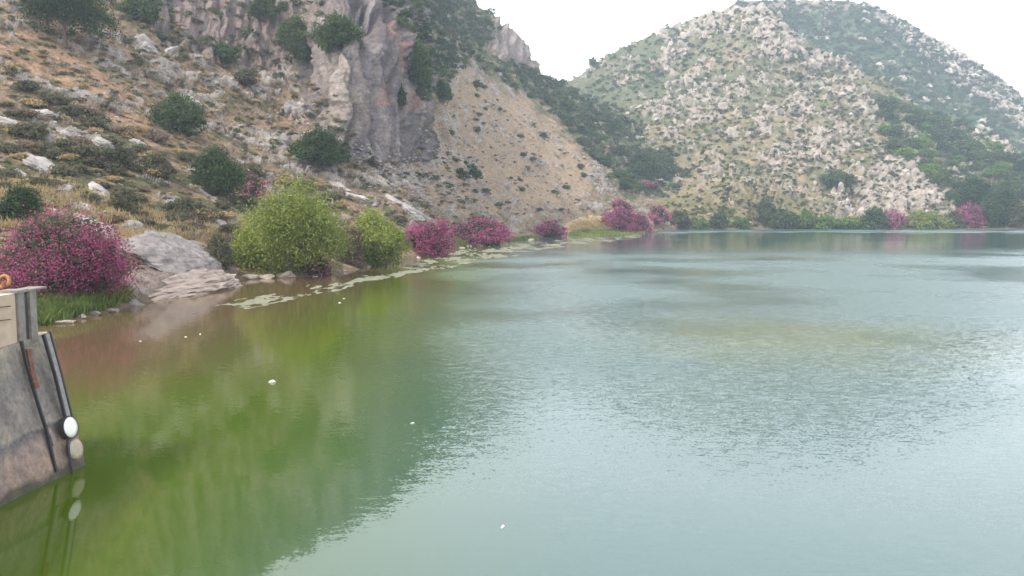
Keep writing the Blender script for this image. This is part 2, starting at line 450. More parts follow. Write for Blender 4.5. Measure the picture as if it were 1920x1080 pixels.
RZ = [
 [(1235, 60), (1320, 20), (1420, 15), (1470, 45), (1540, 60), (1640, 150), (1600, 160), (1480, 110), (1400, 70), (1300, 75), (1250, 140)],
 [(1170, 200), (1300, 130), (1420, 150), (1560, 120), (1640, 190), (1700, 200), (1720, 290), (1760, 340), (1760, 400), (1560, 410), (1480, 340), (1400, 260), (1250, 260), (1180, 250)],
 [(1560, 330), (1740, 300), (1790, 400), (1560, 415)],
 [(1700, 200), (1880, 215), (1930, 300), (1860, 290), (1760, 220)],
]
def rock_density(u, v):
    d = np.full(np.shape(u), .22)
    for k, p in enumerate(RZ): d = np.maximum(d, inpoly(u, v, p) * (.85, .46, .95, .5)[k])
    green_r = inpoly(u, v, [(1640, 230), (1720, 215), (1930, 290), (1930, 430), (1800, 420), (1750, 340), (1680, 290)])
    d = np.where(green_r, .16, d)
    d = np.where(inpoly(u, v, [(1040, 140), (1200, 120), (1260, 170), (1180, 240), (1250, 330), (1100, 320)]), .08, d)
    return d
rd = rock_density(wu, wv)
rk = fbm(P * [1 / 7.5, 1 / 7.5, 1 / 11], 5, 121, .62)
rmask = sst(.12, .30, rk + .55 * (rd - .38) + .7 * fbm(P / 28, 3, 129))
disp = disp + above * rmask * (2.0 + 4.2 * np.clip(fbm(P / 4.5, 3, 125), -.4, 1))
disp = disp + above * .9 * fbm(P / 5, 3, 131)
PR = P + N * disp[:, None]
c = np.tile(np.array([.135, .13, .075]), (len(P), 1))
c = mixc(c, [.24, .19, .125], sst(0, .4, fbm(P / 24, 3, 141)) * .8)
c = mixc(c, [.30, .265, .22], sst(.1, .4, fbm(P / 6, 4, 146, .65)) * .4)
c = mixc(c, [.30, .23, .135], sst(120, 20, P[:, 2]) * sst(-.3, .3, fbm(P / 14, 3, 144)) * .7 * sst(1780, 1650, U))
c = mixc(c, [.085, .105, .055], sst(.05, .35, fbm(P / 9, 4, 142)) * .8)
c = mixc(c, [.10, .12, .07], inpoly(wu, wv, [(1040, 100), (1320, 40), (1260, 140), (1400, 180), (1180, 260), (1100, 300)]) * .7)
c = mixc(c, [.17, .165, .085], inpoly(wu, wv, [(1640, 215), (1720, 215), (1930, 280), (1930, 430), (1800, 420), (1750, 340), (1680, 290)]) * .75)
c = mixc(c, [.10, .115, .06], inpoly(wu, wv, [(1040, 160), (1110, 180), (1200, 235), (1260, 330), (1240, 370), (1100, 330)]) * .85)
c = mixc(c, [.38, .32, .275], rmask * .88)
c = mixc(c, [.33, .29, .25], rmask * sst(.05, .4, fbm(P / 3, 3, 145)) * .7)
c = mixc(c, [.20, .17, .085], sst(14, 4, P[:, 2]) * sst(1600, 1540, U) * .8)
c = mixc(c, [.20, .15, .10], sst(2.5, .4, P[:, 2]) * .8)
M_TR = terrain_material("right_hill_ground", .22, .9, .8, 1.0)
right_hill = tag(link("right_hill", mesh_np("right_hill", PR, grid_faces(NU2, NV2), M_TR, c, True)), kind="structure")

BC = []
for u, vr, rr in [(1290, 75, 800), (1350, 40, 820), (1366, 16, 830), (1382, 5, 850), (1420, 2, 860), (1500, 1, 870), (1585, 2, 870), (1625, 12, 860), (1650, 24, 855), (1700, 50, 845), (1760, 84, 835),
                  (1830, 120, 825), (1880, 157, 815), (1925, 200, 800), (2000, 250, 790), (2150, 300, 780), (2500, 340, 760)]:
    BC.append((u, None, [(400 + (vr - 400) * t, 480 + (rr - 480) * t) for t in (0, .3, .5, .7, .85, 1)]))
NU3, NV3 = 560, 230
GB = control_grid(BC, NU3, NV3, backd=(80, 260), back=(.8, .4))
UB, VB = project(GB); NB = grid_normals(GB)
P = GB.reshape(-1, 3); N = NB.reshape(-1, 3); U = UB.ravel(); V = VB.ravel()
wu = U + 14 * fbm(P / 40, 3, 203); wv = V + 14 * fbm(P / 40, 3, 205)
disp = 6 * fbm(P * [1 / 90, 1 / 90, 1 / 140], 3, 211) * sst(870, 780, P[:, 1]) + 2.2 * np.abs(fbm(P / 9, 4, 221))
RIDGE_R = [(1600, -10), (1700, 40), (1930, 170), (1930, 260), (1860, 200), (1760, 120), (1650, 45)]
rm = sst(.05, .25, fbm(P * [1 / 10, 1 / 10, 1 / 10], 4, 231) + .35 * inpoly(wu, wv, RIDGE_R) - .25)
disp = disp + rm * 3.5
PB = P + N * disp[:, None]
c = np.tile(np.array([.06, .09, .05]), (len(P), 1))
c = mixc(c, [.12, .14, .08], sst(0, .5, fbm(P / 22, 4, 241)))
c = mixc(c, [.26, .2, .17], inpoly(wu, wv, [(1380, -10), (1600, -10), (1620, 30), (1400, 20)]) * .7)
c = mixc(c, [.55, .48, .42], rm * .9)
back_ridge = tag(link("far_ridge", mesh_np("far_ridge", PB, grid_faces(NU3, NV3), M_TR, c, True)), kind="structure")

# ---- lake bed / ground sheet out to the horizon
m, n, l, b = newmat("lake_bed_mud"); b.inputs['Base Color'].default_value = (.12, .1, .06, 1); b.inputs['Roughness'].default_value = 1
gv = [(-1300, -300, -4), (1700, -300, -4), (1700, 1500, -4), (-1300, 1500, -4)]
tag(link("ground", mesh_np("ground", gv, [[0, 1, 2, 3]], m)), kind="structure")

# ------------------------------------------------------------------ water
m, n, l, b = newmat("lake_water")
g = n.new("ShaderNodeNewGeometry")
sx = n.new("ShaderNodeSeparateXYZ"); l.new(g.outputs['Position'], sx.inputs[0])
tb = noise_node(n, l, .035, 4, g.outputs['Position'])
cr_ = ramp(n, l, tb.outputs[0], [(0.3, (.040, .073, .005)), (0.5, (.062, .098, .005)), (0.7, (.074, .106, .009))])
# brown shallows along the left bank: distance from the bank line
mb = n.new("ShaderNodeMath"); mb.operation = 'MULTIPLY_ADD'; l.new(sx.outputs[1], mb.inputs[0]); mb.inputs[1].default_value = 0.30; l.new(sx.outputs[0], mb.inputs[2])
# x + 0.30 y : bank about -9 .. ; open water bigger
mr = n.new("ShaderNodeMapRange"); mr.interpolation_type = 'SMOOTHSTEP'; l.new(sx.outputs[0], mr.inputs[0])
mr.inputs[1].default_value = -19; mr.inputs[2].default_value = -6; mr.inputs[3].default_value = 1; mr.inputs[4].default_value = 0
ty = n.new("ShaderNodeMapRange"); ty.interpolation_type = 'SMOOTHSTEP'; l.new(sx.outputs[1], ty.inputs[0])
ty.inputs[1].default_value = 21; ty.inputs[2].default_value = 33; ty.inputs[3].default_value = 0; ty.inputs[4].default_value = 1
mm = n.new("ShaderNodeMath"); mm.operation = 'MULTIPLY'; l.new(mr.outputs[0], mm.inputs[0]); l.new(ty.outputs[0], mm.inputs[1])
mx = n.new("ShaderNodeMix"); mx.data_type = 'RGBA'; l.new(mm.outputs[0], mx.inputs[0]); l.new(cr_.outputs[0], mx.inputs[6]); mx.inputs[7].default_value = (.115, .075, .038, 1)
# open water painted bluer than the algae-rich left arm, for its sky reflection
mo = n.new("ShaderNodeMapRange"); mo.interpolation_type = 'SMOOTHSTEP'; l.new(sx.outputs[0], mo.inputs[0])
mo.inputs[1].default_value = -8; mo.inputs[2].default_value = 2; mo.inputs[3].default_value = 0; mo.inputs[4].default_value = 1
mx2 = n.new("ShaderNodeMix"); mx2.data_type = 'RGBA'; l.new(mo.outputs[0], mx2.inputs[0]); l.new(mx.outputs[2], mx2.inputs[6]); mx2.inputs[7].default_value = (.052, .102, .092, 1)
# a bloom of algae out in the open water
pd = n.new("ShaderNodeVectorMath"); pd.operation = 'SUBTRACT'; l.new(g.outputs['Position'], pd.inputs[0]); pd.inputs[1].default_value = (14.5, 39, 0)
ps = n.new("ShaderNodeVectorMath"); ps.operation = 'MULTIPLY'; l.new(pd.outputs[0], ps.inputs[0]); ps.inputs[1].default_value = (1 / 13, 1 / 11, 0)
pl = n.new("ShaderNodeVectorMath"); pl.operation = 'LENGTH'; l.new(ps.outputs[0], pl.inputs[0])
pn = noise_node(n, l, .25, 4, g.outputs['Position'], .6)
pa = n.new("ShaderNodeMath"); pa.operation = 'MULTIPLY_ADD'; l.new(pn.outputs[0], pa.inputs[0]); pa.inputs[1].default_value = -1.2; l.new(pl.outputs['Value'], pa.inputs[2])
pr = n.new("ShaderNodeMapRange"); pr.interpolation_type = 'SMOOTHSTEP'; l.new(pa.outputs[0], pr.inputs[0]); pr.inputs[1].default_value = -.7; pr.inputs[2].default_value = .5; pr.inputs[3].default_value = .6; pr.inputs[4].default_value = 0
mx3 = n.new("ShaderNodeMix"); mx3.data_type = 'RGBA'; l.new(pr.outputs[0], mx3.inputs[0]); l.new(mx2.outputs[2], mx3.inputs[6]); mx3.inputs[7].default_value = (.13, .145, .045, 1)
l.new(mx3.outputs[2], b.inputs['Base Color'])
b.inputs['Roughness'].default_value = 0.04; b.inputs['IOR'].default_value = 1.5
# ripples: fine chop in gusts, calm in the lee of the left bank
w1 = noise_node(n, l, 17, 3, g.outputs['Position'], .55)
mp = n.new("ShaderNodeMapping"); l.new(g.outputs['Position'], mp.inputs[0]); mp.inputs['Rotation'].default_value = (0, 0, math.radians(25)); mp.inputs['Scale'].default_value = (.45, 1.3, 1)
w2 = noise_node(n, l, 6, 2, mp.outputs[0], .5)
gust = noise_node(n, l, .045, 3, g.outputs['Position'], .5)
gr_ = n.new("ShaderNodeMapRange"); l.new(gust.outputs[0], gr_.inputs[0]); gr_.inputs[1].default_value = .38; gr_.inputs[2].default_value = .62
gr_.inputs[3].default_value = .35; gr_.inputs[4].default_value = 1.0
calm = n.new("ShaderNodeMapRange"); calm.interpolation_type = 'SMOOTHSTEP'
cs = n.new("ShaderNodeMath"); cs.operation = 'MULTIPLY_ADD'; l.new(sx.outputs[1], cs.inputs[0]); cs.inputs[1].default_value = .10; l.new(sx.outputs[0], cs.inputs[2])
l.new(cs.outputs[0], calm.inputs[0]); calm.inputs[1].default_value = -6; calm.inputs[2].default_value = 4
calm.inputs[3].default_value = .12; calm.inputs[4].default_value = 1
ms = n.new("ShaderNodeMath"); ms.operation = 'MULTIPLY'; l.new(gr_.outputs[0], ms.inputs[0]); l.new(calm.outputs[0], ms.inputs[1])
def slope(src, k):
    sb = n.new("ShaderNodeVectorMath"); sb.operation = 'SUBTRACT'; l.new(src.outputs['Color'], sb.inputs[0]); sb.inputs[1].default_value = (.5, .5, .5)
    ml = n.new("ShaderNodeVectorMath"); ml.operation = 'MULTIPLY'; l.new(sb.outputs[0], ml.inputs[0]); ml.inputs[1].default_value = (k, k, 0); return ml
s1, s2 = slope(w1, .58), slope(w2, .32)
yr = n.new("ShaderNodeMapRange"); yr.interpolation_type = 'SMOOTHSTEP'; l.new(sx.outputs[1], yr.inputs[0]); yr.inputs[1].default_value = 12; yr.inputs[2].default_value = 38; yr.inputs[3].default_value = .24; yr.inputs[4].default_value = 1.5
ms_ = n.new("ShaderNodeMath"); ms_.operation = 'MULTIPLY'; 
ya = n.new("ShaderNodeMath"); ya.operation = 'MULTIPLY_ADD'; l.new(gust.outputs[0], ya.inputs[0]); ya.inputs[1].default_value = 110; l.new(sx.outputs[1], ya.inputs[2])
yc = n.new("ShaderNodeMapRange"); yc.interpolation_type = 'SMOOTHSTEP'; l.new(ya.outputs[0], yc.inputs[0]); yc.inputs[1].default_value = 160; yc.inputs[2].default_value = 215; yc.inputs[3].default_value = 1; yc.inputs[4].default_value = .22   # a calm belt lies before the far shore
yd = n.new("ShaderNodeMapRange"); yd.interpolation_type = 'SMOOTHSTEP'; l.new(ya.outputs[0], yd.inputs[0]); yd.inputs[1].default_value = 300; yd.inputs[2].default_value = 330; yd.inputs[3].default_value = 0; yd.inputs[4].default_value = .8
ye = n.new("ShaderNodeMath"); ye.operation = 'ADD'; l.new(yc.outputs[0], ye.inputs[0]); l.new(yd.outputs[0], ye.inputs[1])
yf = n.new("ShaderNodeMath"); yf.operation = 'MULTIPLY'; l.new(ye.outputs[0], yf.inputs[0]); l.new(yr.outputs[0], yf.inputs[1])
l.new(ms.outputs[0], ms_.inputs[0]); l.new(yf.outputs[0], ms_.inputs[1])
sa = n.new("ShaderNodeVectorMath"); sa.operation = 'ADD'; l.new(s1.outputs[0], sa.inputs[0]); l.new(s2.outputs[0], sa.inputs[1])
sc_ = n.new("ShaderNodeVectorMath"); sc_.operation = 'SCALE'; l.new(sa.outputs[0], sc_.inputs[0]); l.new(ms_.outputs[0], sc_.inputs['Scale'])
nz = n.new("ShaderNodeVectorMath"); nz.operation = 'ADD'; l.new(sc_.outputs[0], nz.inputs[0]); nz.inputs[1].default_value = (0, 0, 1)
nn_ = n.new("ShaderNodeVectorMath"); nn_.operation = 'NORMALIZE'; l.new(nz.outputs[0], nn_.inputs[0]); l.new(nn_.outputs[0], b.inputs['Normal'])
rgh = n.new("ShaderNodeMapRange"); l.new(ms_.outputs[0], rgh.inputs[0]); rgh.inputs[1].default_value = .2; rgh.inputs[2].default_value = 1.3
rgh.inputs[3].default_value = .04; rgh.inputs[4].default_value = .31; l.new(rgh.outputs[0], b.inputs['Roughness'])
wv_ = [(-260, -120, 0), (760, -120, 0), (760, 620, 0), (-260, 620, 0)]
tag(link("lake_water", mesh_np("lake_water", wv_, [[0, 1, 2, 3]], m)), kind="structure")

# ------------------------------------------------------------------ ray placement on the hills
bv = []
for o in (left_hill, right_hill, back_ridge):
    me = o.data
    vv = np.empty(len(me.vertices) * 3, np.float32); me.vertices.foreach_get("co", vv)
    ff = np.empty(len(me.loops), np.int32); me.loops.foreach_get("vertex_index", ff)
    bv.append(BVHTree.FromPolygons(vv.reshape(-1, 3).tolist(), ff.reshape(-1, 4).tolist()))
def hit(u, v, only=None):
    d = Vector(ray(u, v).tolist()).normalized(); best = None
    for k, t in enumerate(bv):
        if only is not None and k not in only: continue
        q, nn, ix, ds = t.ray_cast(Vector((0, 0, H)), d)
        if q is not None and (best is None or ds < best[2]): best = (q, nn, ds, k)
    return best
def drop(x, y):
    """ground height under x, y"""
    z = -9.0
    for t in bv:
        q, nn, ix, ds = t.ray_cast(Vector((x, y, 400)), Vector((0, 0, -1)))
        if q is not None: z = max(z, q.z)
    return z

# ------------------------------------------------------------------ foliage
def leaves(centres, normals, size, g, long=1.0):
    """one small four-cornered leaf per centre, turned mostly outward"""
    k = len(centres)
    a = g.normal(size=(k, 3)) + normals * 0.9; a /= np.linalg.norm(a, axis=1, keepdims=True) + 1e-9
    b = np.cross(a, g.normal(size=(k, 3))); b /= np.linalg.norm(b, axis=1, keepdims=True) + 1e-9
    c = np.cross(a, b)
    s = size * g.uniform(.6, 1.4, (k, 1))
    b = b * s * long; c = c * s
    V = np.stack([centres - b, centres - c * .6 + a * s * .15, centres + b, centres + c * .6 + a * s * .15], 1).reshape(-1, 3)
    return V, np.arange(4 * k).reshape(-1, 4)

def crown_points(w, h, dp, nclump, per, g, lobes=9, low=0.0, lean=0.0, spread=.07):
    """leaf centres of an uneven crown w wide, dp deep, h tall, sitting on z=low"""
    L = []
    for k in range(lobes):
        a = k * 2.39996 + g.uniform(-.3, .3); rr = .80 * math.sqrt(k / lobes) * g.uniform(.85, 1.1)
        zc = g.uniform(.30, .68) - rr * .25
        L.append((rr * math.cos(a) * .5, rr * math.sin(a) * .5, zc, g.uniform(.17, .34) * (1 - .25 * rr)))
    L = np.array(L)
    L[0, 3] = max(L[0, 3], .34); pw = L[:, 3] ** 2; pick = g.choice(lobes, nclump, p=pw / pw.sum())
    dirs = g.normal(size=(nclump, 3)); dirs /= np.linalg.norm(dirs, axis=1, keepdims=True)
    dirs[:, 2] = np.where(dirs[:, 2] < -.5, -dirs[:, 2], dirs[:, 2])
    rad = L[pick, 3] * g.uniform(.55, 1.05, nclump)
    C = L[pick, :3] + dirs * rad[:, None] * [1, 1, 1.25]
    C = np.repeat(C, per, 0) + g.normal(size=(nclump * per, 3)) * spread * g.uniform(.4, 1.2, (nclump * per, 1))
    D = np.repeat(dirs, per, 0)
    C[:, 2] = np.abs(C[:, 2])
    # fit to a unit box, then to size
    lo, hi = np.percentile(C, 1, 0), np.percentile(C, 99, 0)
    C[:, 0] = (C[:, 0] - (lo[0] + hi[0]) / 2) / (hi[0] - lo[0]); C[:, 1] = (C[:, 1] - (lo[1] + hi[1]) / 2) / (hi[1] - lo[1])
    C[:, 2] = (C[:, 2] - lo[2]) / (hi[2] - lo[2])
    C = C * [w, dp, h - low]; C[:, 2] += low; C[:, 0] += C[:, 2] / h * lean * w
    return C, D

def tubes(paths, sides=6):
    """paths: list of [(x,y,z,r), ...] -> one mesh of tapered tubes"""
    Vs, Fs, off = [], [], 0
    for p in paths:
        p = np.array(p, float)
        for i, q in enumerate(p):
            d = p[min(i + 1, len(p) - 1), :3] - p[max(i - 1, 0), :3]; d /= np.linalg.norm(d) + 1e-9
            x = np.cross(d, [0.3, 1, 0.2]); x /= np.linalg.norm(x) + 1e-9; y = np.cross(d, x)
            for s in range(sides):
                a = 2 * math.pi * s / sides
                Vs.append(q[:3] + q[3] * (math.cos(a) * x + math.sin(a) * y))
        for i in range(len(p) - 1):
            for s in range(sides):
                s2 = (s + 1) % sides
                Fs.append((off + i * sides + s, off + i * sides + s2, off + (i + 1) * sides + s2, off + (i + 1) * sides + s))
        off += len(p) * sides
    return np.array(Vs), np.array(Fs)

def limbs(w, h, g, n=5, r=.12, trunk=.35):
    P_ = [[(0, 0, -.4, r * 1.3), (g.normal() * .03 * w, 0, h * trunk * .5, r), (g.normal() * .05 * w, g.normal() * .03 * w, h * trunk, r * .8)]]
    top = P_[0][-1]
    for k in range(n):
        a = 2 * math.pi * (k + g.uniform(-.3, .3)) / n; q = g.uniform(.22, .36) * w
        P_.append([(top[0], top[1], top[2] * .9, r * .6), (math.cos(a) * q * .5, math.sin(a) * q * .5, h * (trunk + .2), r * .4), (math.cos(a) * q, math.sin(a) * q, h * g.uniform(.65, .85), r * .15)])
    return P_

def tree(name, u, v, wpx, hpx, kind, label, cat, group=None, seed=1, n=None, leaf=None, trunk=.2, low=None, only=None, blossom=None, share=.6, dp=None, lean=0, z0=None, lobes=9, r_over=None):
    q = hit(u, v, only)
    if q is not None: loc = np.array(q[0])
    else: loc = on_water(u, v)
    if r_over: loc = pt(u, v, r_over)
    if z0 is not None: loc[2] = z0
    g = np.random.default_rng(seed)
    s = loc[1] / F
    w, h = wpx * s, hpx * s
    d = dp * s if dp else w * .9
    o = empty(name, loc, label, cat, group)
    pxm = loc[1] / 804.0                                # metres per render pixel
    lf = leaf or max(.07, pxm * .95)
    if n is None: n = int(np.clip((9 if blossom else 6.5) * (w * h) / (lf * lf), 500, 22000))
    per = 12
    low_ = h * (.0 if low is None else low) - .15
    C, D = crown_points(w, h, d, max(60, n // per), per, g, lobes=lobes, low=low_, lean=lean, spread=.05)
    if blossom is not None:
        outer = np.linalg.norm((C / [w / 2, d / 2, h]) - [0, 0, .35], axis=1)
        key = outer + g.normal(size=len(C)) * .16 + .8 * fbm(C / (w * .08), 2, seed)
        f = key > np.quantile(key, 1 - share)
        Vv, Ff = leaves(C[~f], D[~f], lf * 1.05, g, 1.5)
        link("foliage", mesh_np("foliage", Vv, Ff, M_LEAF[kind]), o)
        Vv, Ff = leaves(C[f] + D[f] * lf * .6, D[f], lf * .85, g, 1.0)
        link("blossom", mesh_np("blossom", Vv, Ff, blossom), o)
        st = []
        for k in range(7):
            a = g.uniform(0, 6.28); st.append([(0.1 * math.cos(a), .1 * math.sin(a), -.3, .05), (w * .16 * math.cos(a), d * .16 * math.sin(a), h * .4, .035), (w * .3 * math.cos(a), d * .3 * math.sin(a), h * .75, .015)])
        Vv, Ff = tubes(st, 5); link("stem", mesh_np("stem", Vv, Ff, M_BARK, smooth=True), o)
    else:
        Vv, Ff = leaves(C, D, lf, g, 1.3)
        link("crown", mesh_np("crown", Vv, Ff, M_LEAF[kind]), o)
        Vv, Ff = tubes(limbs(w, h, g, 5, max(.05, .018 * w + .03), trunk), 7)
        link("trunk", mesh_np("trunk", Vv, Ff, M_BARK, smooth=True), o)
    return o

OG = "pink oleanders flowering along the banks"
OL = 'oleander'
tree("oleander_bush", 122, 556, 240, 150, OL, "largest magenta oleander, beside the concrete wall at the left edge of the lake", "oleander", OG, 11, blossom=M_PINK, share=.48, n=46000, leaf=.075, lobes=16)
tree("oleander_bush", 800, 480, 96, 62, OL, "rounded pink oleander right beside the smaller yellow-green willow", "oleander", OG, 12, blossom=M_PINK, share=.60, lobes=11)
tree("oleander_bush", 893, 463, 118, 50, OL, "long low pink oleander with dark green foot, between two rounder ones on left bank", "oleander", OG, 13, blossom=M_PINK, share=.56, lobes=12)
tree("oleander_bush", 1033, 449, 56, 32, OL, "small dome of pink oleander alone at the edge of the straw-coloured flat", "oleander", OG, 14, blossom=M_PINK, share=.64)
tree("oleander_bush", 1163, 427, 66, 32, OL, "bright pink oleander at the tip of the grassy spit, left half of the clump", "oleander", OG, 15, blossom=M_PINK, share=.78)
tree("oleander_bush", 1195, 436, 54, 33, OL, "bright pink oleander hanging over the water at the very tip of the spit", "oleander", OG, 16, blossom=M_PINK, share=.78)
tree("oleander_bush", 1235, 420, 44, 32, OL, "duller pink oleander just right of and behind the spit's bright clump", "oleander", OG, 17, blossom=M_PINK2, share=.7)
tree("oleander_bush", 1168, 396, 38, 20, OL, "dusky pink oleander top showing above the bright clump on the spit", "oleander", OG, 18, blossom=M_PINK2, share=.7)
tree("oleander_bush", 1210, 353, 44, 13, OL, "faint purple oleander up in the valley below the dark trees", "oleander", OG, 19, blossom=M_PINK2, share=.6)
tree("oleander_bush", 1678, 427, 38, 30, OL, "dull red-pink oleander on far shore left of the yellow-green bush", "oleander", OG, 20, blossom=M_PINK2, share=.7)
tree("oleander_bush", 1820, 424, 58, 38, OL, "vivid pink oleander on the far shore near the right edge", "oleander", OG, 21, blossom=M_PINK, share=.75)
tree("oleander_bush", 478, 372, 44, 42, OL, "dark reddish oleander peeping out behind the big yellow-green willow", "oleander", OG, 22, blossom=M_PINK2, share=.4)
tree("oleander_bush", 585, 512, 60, 45, OL, "small sparse red-flowered oleander at the waterline under the big willow", "oleander", OG, 23, blossom=M_PINK2, share=.3, z0=.1)

WG = "yellow-green willows on the left bank"
tree("willow_shrub", 548, 512, 186, 160, 'yellow', "large round yellow-green willow shrub overhanging the water on the left bank", "willow", WG, 31, lobes=18, trunk=.15, n=34000, leaf=.10)
tree("willow_shrub", 704, 494, 112, 92, 'yellow', "smaller yellow-green willow shrub between the big willow and the pink oleander", "willow", WG, 32, lobes=12, trunk=.15)
tree("willow_shrub", 462, 500, 66, 66, 'yellow', "low yellowish willow growth at the left foot of the big willow", "willow", WG, 33, lobes=8, trunk=.1)

TG = "dark evergreen trees on the left hillside"
tree("carob_tree", 122, 88, 152, 118, 'dark', "big dark tree on the red soil at the top left with forked trunk", "tree", TG, 41, trunk=.34, low=.30, lobes=12)
tree("carob_tree", 338, 250, 84, 68, 'holm', "mid-green tree leaning over the orange earth in the middle of left slope", "tree", TG, 42, trunk=.25, low=.12, lobes=9)
tree("carob_tree", 410, 368, 94, 84, 'dark', "dense round dark tree just above and left of the big willow", "tree", TG, 43, trunk=.15, low=.02, lobes=11)
tree("carob_tree", 597, 306, 100, 58, 'dark', "wide low dark tree standing at the foot of the cream cliff", "tree", TG, 44, trunk=.2, low=.05, lobes=10)
tree("carob_tree", 38, 412, 66, 58, 'dark', "small dark tree at left edge above the magenta oleander", "tree", TG, 45, trunk=.15, lobes=8)

BG = "dark bushes on the left hill and its cliffs"
bushes = [
 (236, 402, 54, 50, 'olive', "grey-green bush on the lower left slope between pale boulders"),
 (428, 120, 44, 36, 'holm', "round green bush at foot of the pink crag"),
 (462, 160, 40, 28, 'olive', "greyish bush on tan grass below the pink crag"),
 (885, 334, 36, 24, 'holm', "green bush on the tan slope, right one of a touching pair"),
 (864, 336, 20, 20, 'holm', "little green bush on the tan slope, left one of a touching pair"),
 (560, 112, 62, 72, 'holm', "tall dark bush left of the cream cliff top"),
 (636, 92, 84, 56, 'holm', "broad dark bush draped over the cream cliff's top"),
 (495, 32, 50, 44, 'holm', "dark bush high on the crag near the top edge, left of cliff"),
 (265, 40, 64, 56, 'holm', "dark bluish bush beside the big top-left tree"),
 (788, 182, 44, 92, 'holm', "tall narrow dark bush in the cleft right of the rust-stained cliff"),
 (828, 190, 36, 34, 'holm', "round bush at right foot of the rust-stained cliff"),
 (895, 166, 16, 14, 'holm', "tiny lone round bush on the tan slope under the ridge"),
 (752, 200, 18, 34, 'holm', "narrow dark bush on the ledge under the rust stains"),
 (690, 304, 24, 34, 'holm', "small dark bush in the crack at the base of the cliff"),
 (410, 502, 56, 60, 'olive', "grey-green bush over the ledge left of the willows"),
 (658, 494, 46, 66, 'brown', "dark brownish bush squeezed between the two willows"),
 (300, 330, 60, 40, 'olive', "flat grey-green scrub bush left of the dense round tree"),
 (55, 262, 56, 30, 'olive', "olive scrub bush over a pale rock at the left edge"),
 (225, 305, 62, 30, 'olive', "spreading olive scrub bush in the middle of the lower left slope"),
 (90, 200, 40, 26, 'olive', "olive scrub bush under the orange soil band"),
 (172, 462, 50, 30, 'brown', "brownish low bush behind the crest of the magenta oleander"),
 (25, 540, 80, 56, 'brown', "dull brown bush behind the concrete wall's end"),
]
for k, (u, v, w, h, kd, lb) in enumerate(bushes):
    tree("bush", u, v, w, h, kd, lb, "bush", BG, 60 + k, trunk=.1, lobes=7)

SG = "bushes along the far shore"
shore = [
 (1275, 426, 44, 30, 'olive', "grey-green shore bush just right of the spit's oleanders"),
 (1310, 428, 28, 18, 'fresh', "low fresh green shore bush below the tan bank, third from the spit"),
 (1348, 427, 34, 28, 'holm', "blue-green shore bush in front of the yellowish bank"),
 (1390, 428, 30, 18, 'fresh', "low light green shore bush between two darker ones"),
 (1436, 424, 30, 50, 'holm', "tallest narrow dark bush on the far shore at mid hill"),
 (1466, 429, 46, 36, 'holm', "wide dark green shore bush touching the tall narrow one"),
 (1508, 428, 40, 32, 'fresh', "rounded green shore bush under the left foot of pale crag"),
 (1545, 429, 56, 22, 'fresh', "low fresh green bush at the foot of the pale crag"),
 (1590, 429, 54, 20, 'fresh', "low light bush under the middle of the pale crag"),
 (1636, 428, 46, 36, 'holm', "dark green rounded bush left of the dull red oleander"),
 (1738, 427, 78, 30, 'yellow', "broad yellow-green bush on the far shore between two pink oleanders"),
 (1570, 352, 56, 32, 'holm', "grey-green bush on the slope above the pale crag's left side"),
 (1788, 426, 30, 30, 'olive', "olive bush touching the left of the vivid pink oleander"),
 (1862, 424, 60, 66, 'dark', "dark tree behind the vivid pink oleander at the right"),
 (1112, 124, 13, 15, 'holm', "tiny lone tree on the skyline just right of the notch"),
 (1905, 424, 60, 46, 'olive', "brownish-green bush at right edge of the far shore"),
 (1828, 398, 70, 60, 'dark', "dark tree directly above the vivid pink oleander"),
 (1895, 385, 60, 50, 'holm', "green tree at the right edge above the far shore"),
 (1205, 332, 46, 42, 'dark', "dark tree in the valley mouth, tallest above the faint purple oleander"),
 (1245, 336, 40, 44, 'holm', "bluish-green tree right of the valley mouth"),
]
for k, (u, v, w, h, kd, lb) in enumerate(shore):
    tree("bush", u, v, w, h, kd, lb, "bush", SG, 100 + k, trunk=.1, lobes=8)

# ------------------------------------------------------------------ scattered scrub and hill trees: prototypes and copies
LANDMARKS = [(120, 50, "the big top-left tree"), (340, 215, "the leaning mid-green tree"), (410, 330, "the dense round tree"), (597, 278, "the wide tree under the cliff"),
 (38, 385, "the small tree at the left edge"), (236, 380, "the grey-green bush on the lower slope"), (120, 480, "the magenta oleander"), (545, 430, "the big willow"), (705, 440, "the smaller willow"),
 (325, 490, "the big grey slab"), (800, 440, "the rounded pink oleander"), (893, 435, "the long low oleander"), (1033, 430, "the small domed oleander"), (1178, 410, "the oleanders on the spit"),
 (875, 322, "the touching bush pair"), (895, 160, "the lone bush under the ridge"), (828, 175, "the bush at the rust-stained cliff's foot"), (1060, 157, "the notch between the hills"), (1110, 290, "the tan spur's tip"), (1090, 235, "the green dip under the notch"), (1165, 275, "the middle of the wooded valley"),
 (1210, 350, "the faint purple oleander"), (1205, 310, "the valley mouth's dark tree"), (1440, 395, "the tall narrow shore bush"), (1575, 340, "the grey-green bush above the crag"), (1650, 370, "the big pale crag"),
 (1400, 25, "the rocky crest's top"), (1310, 40, "the left shoulder of the crest"), (1500, 75, "the dip behind the crest"), (1250, 110, "the pale band under the skyline"), (1300, 240, "the middle of the rocky face"),
 (1480, 230, "the upper middle of the rocky face"), (1640, 160, "the right end of the crest"), (1700, 250, "the first trees right of the rocks"), (1820, 400, "the vivid pink oleander"), (1740, 415, "the broad yellow-green shore bush"),
 (1850, 250, "the crag among the right-hand trees"), (1900, 370, "the green tree at the right edge"), (1590, 290, "the rocks above the pale crag"), (1400, 320, "the scrubby lower face")]
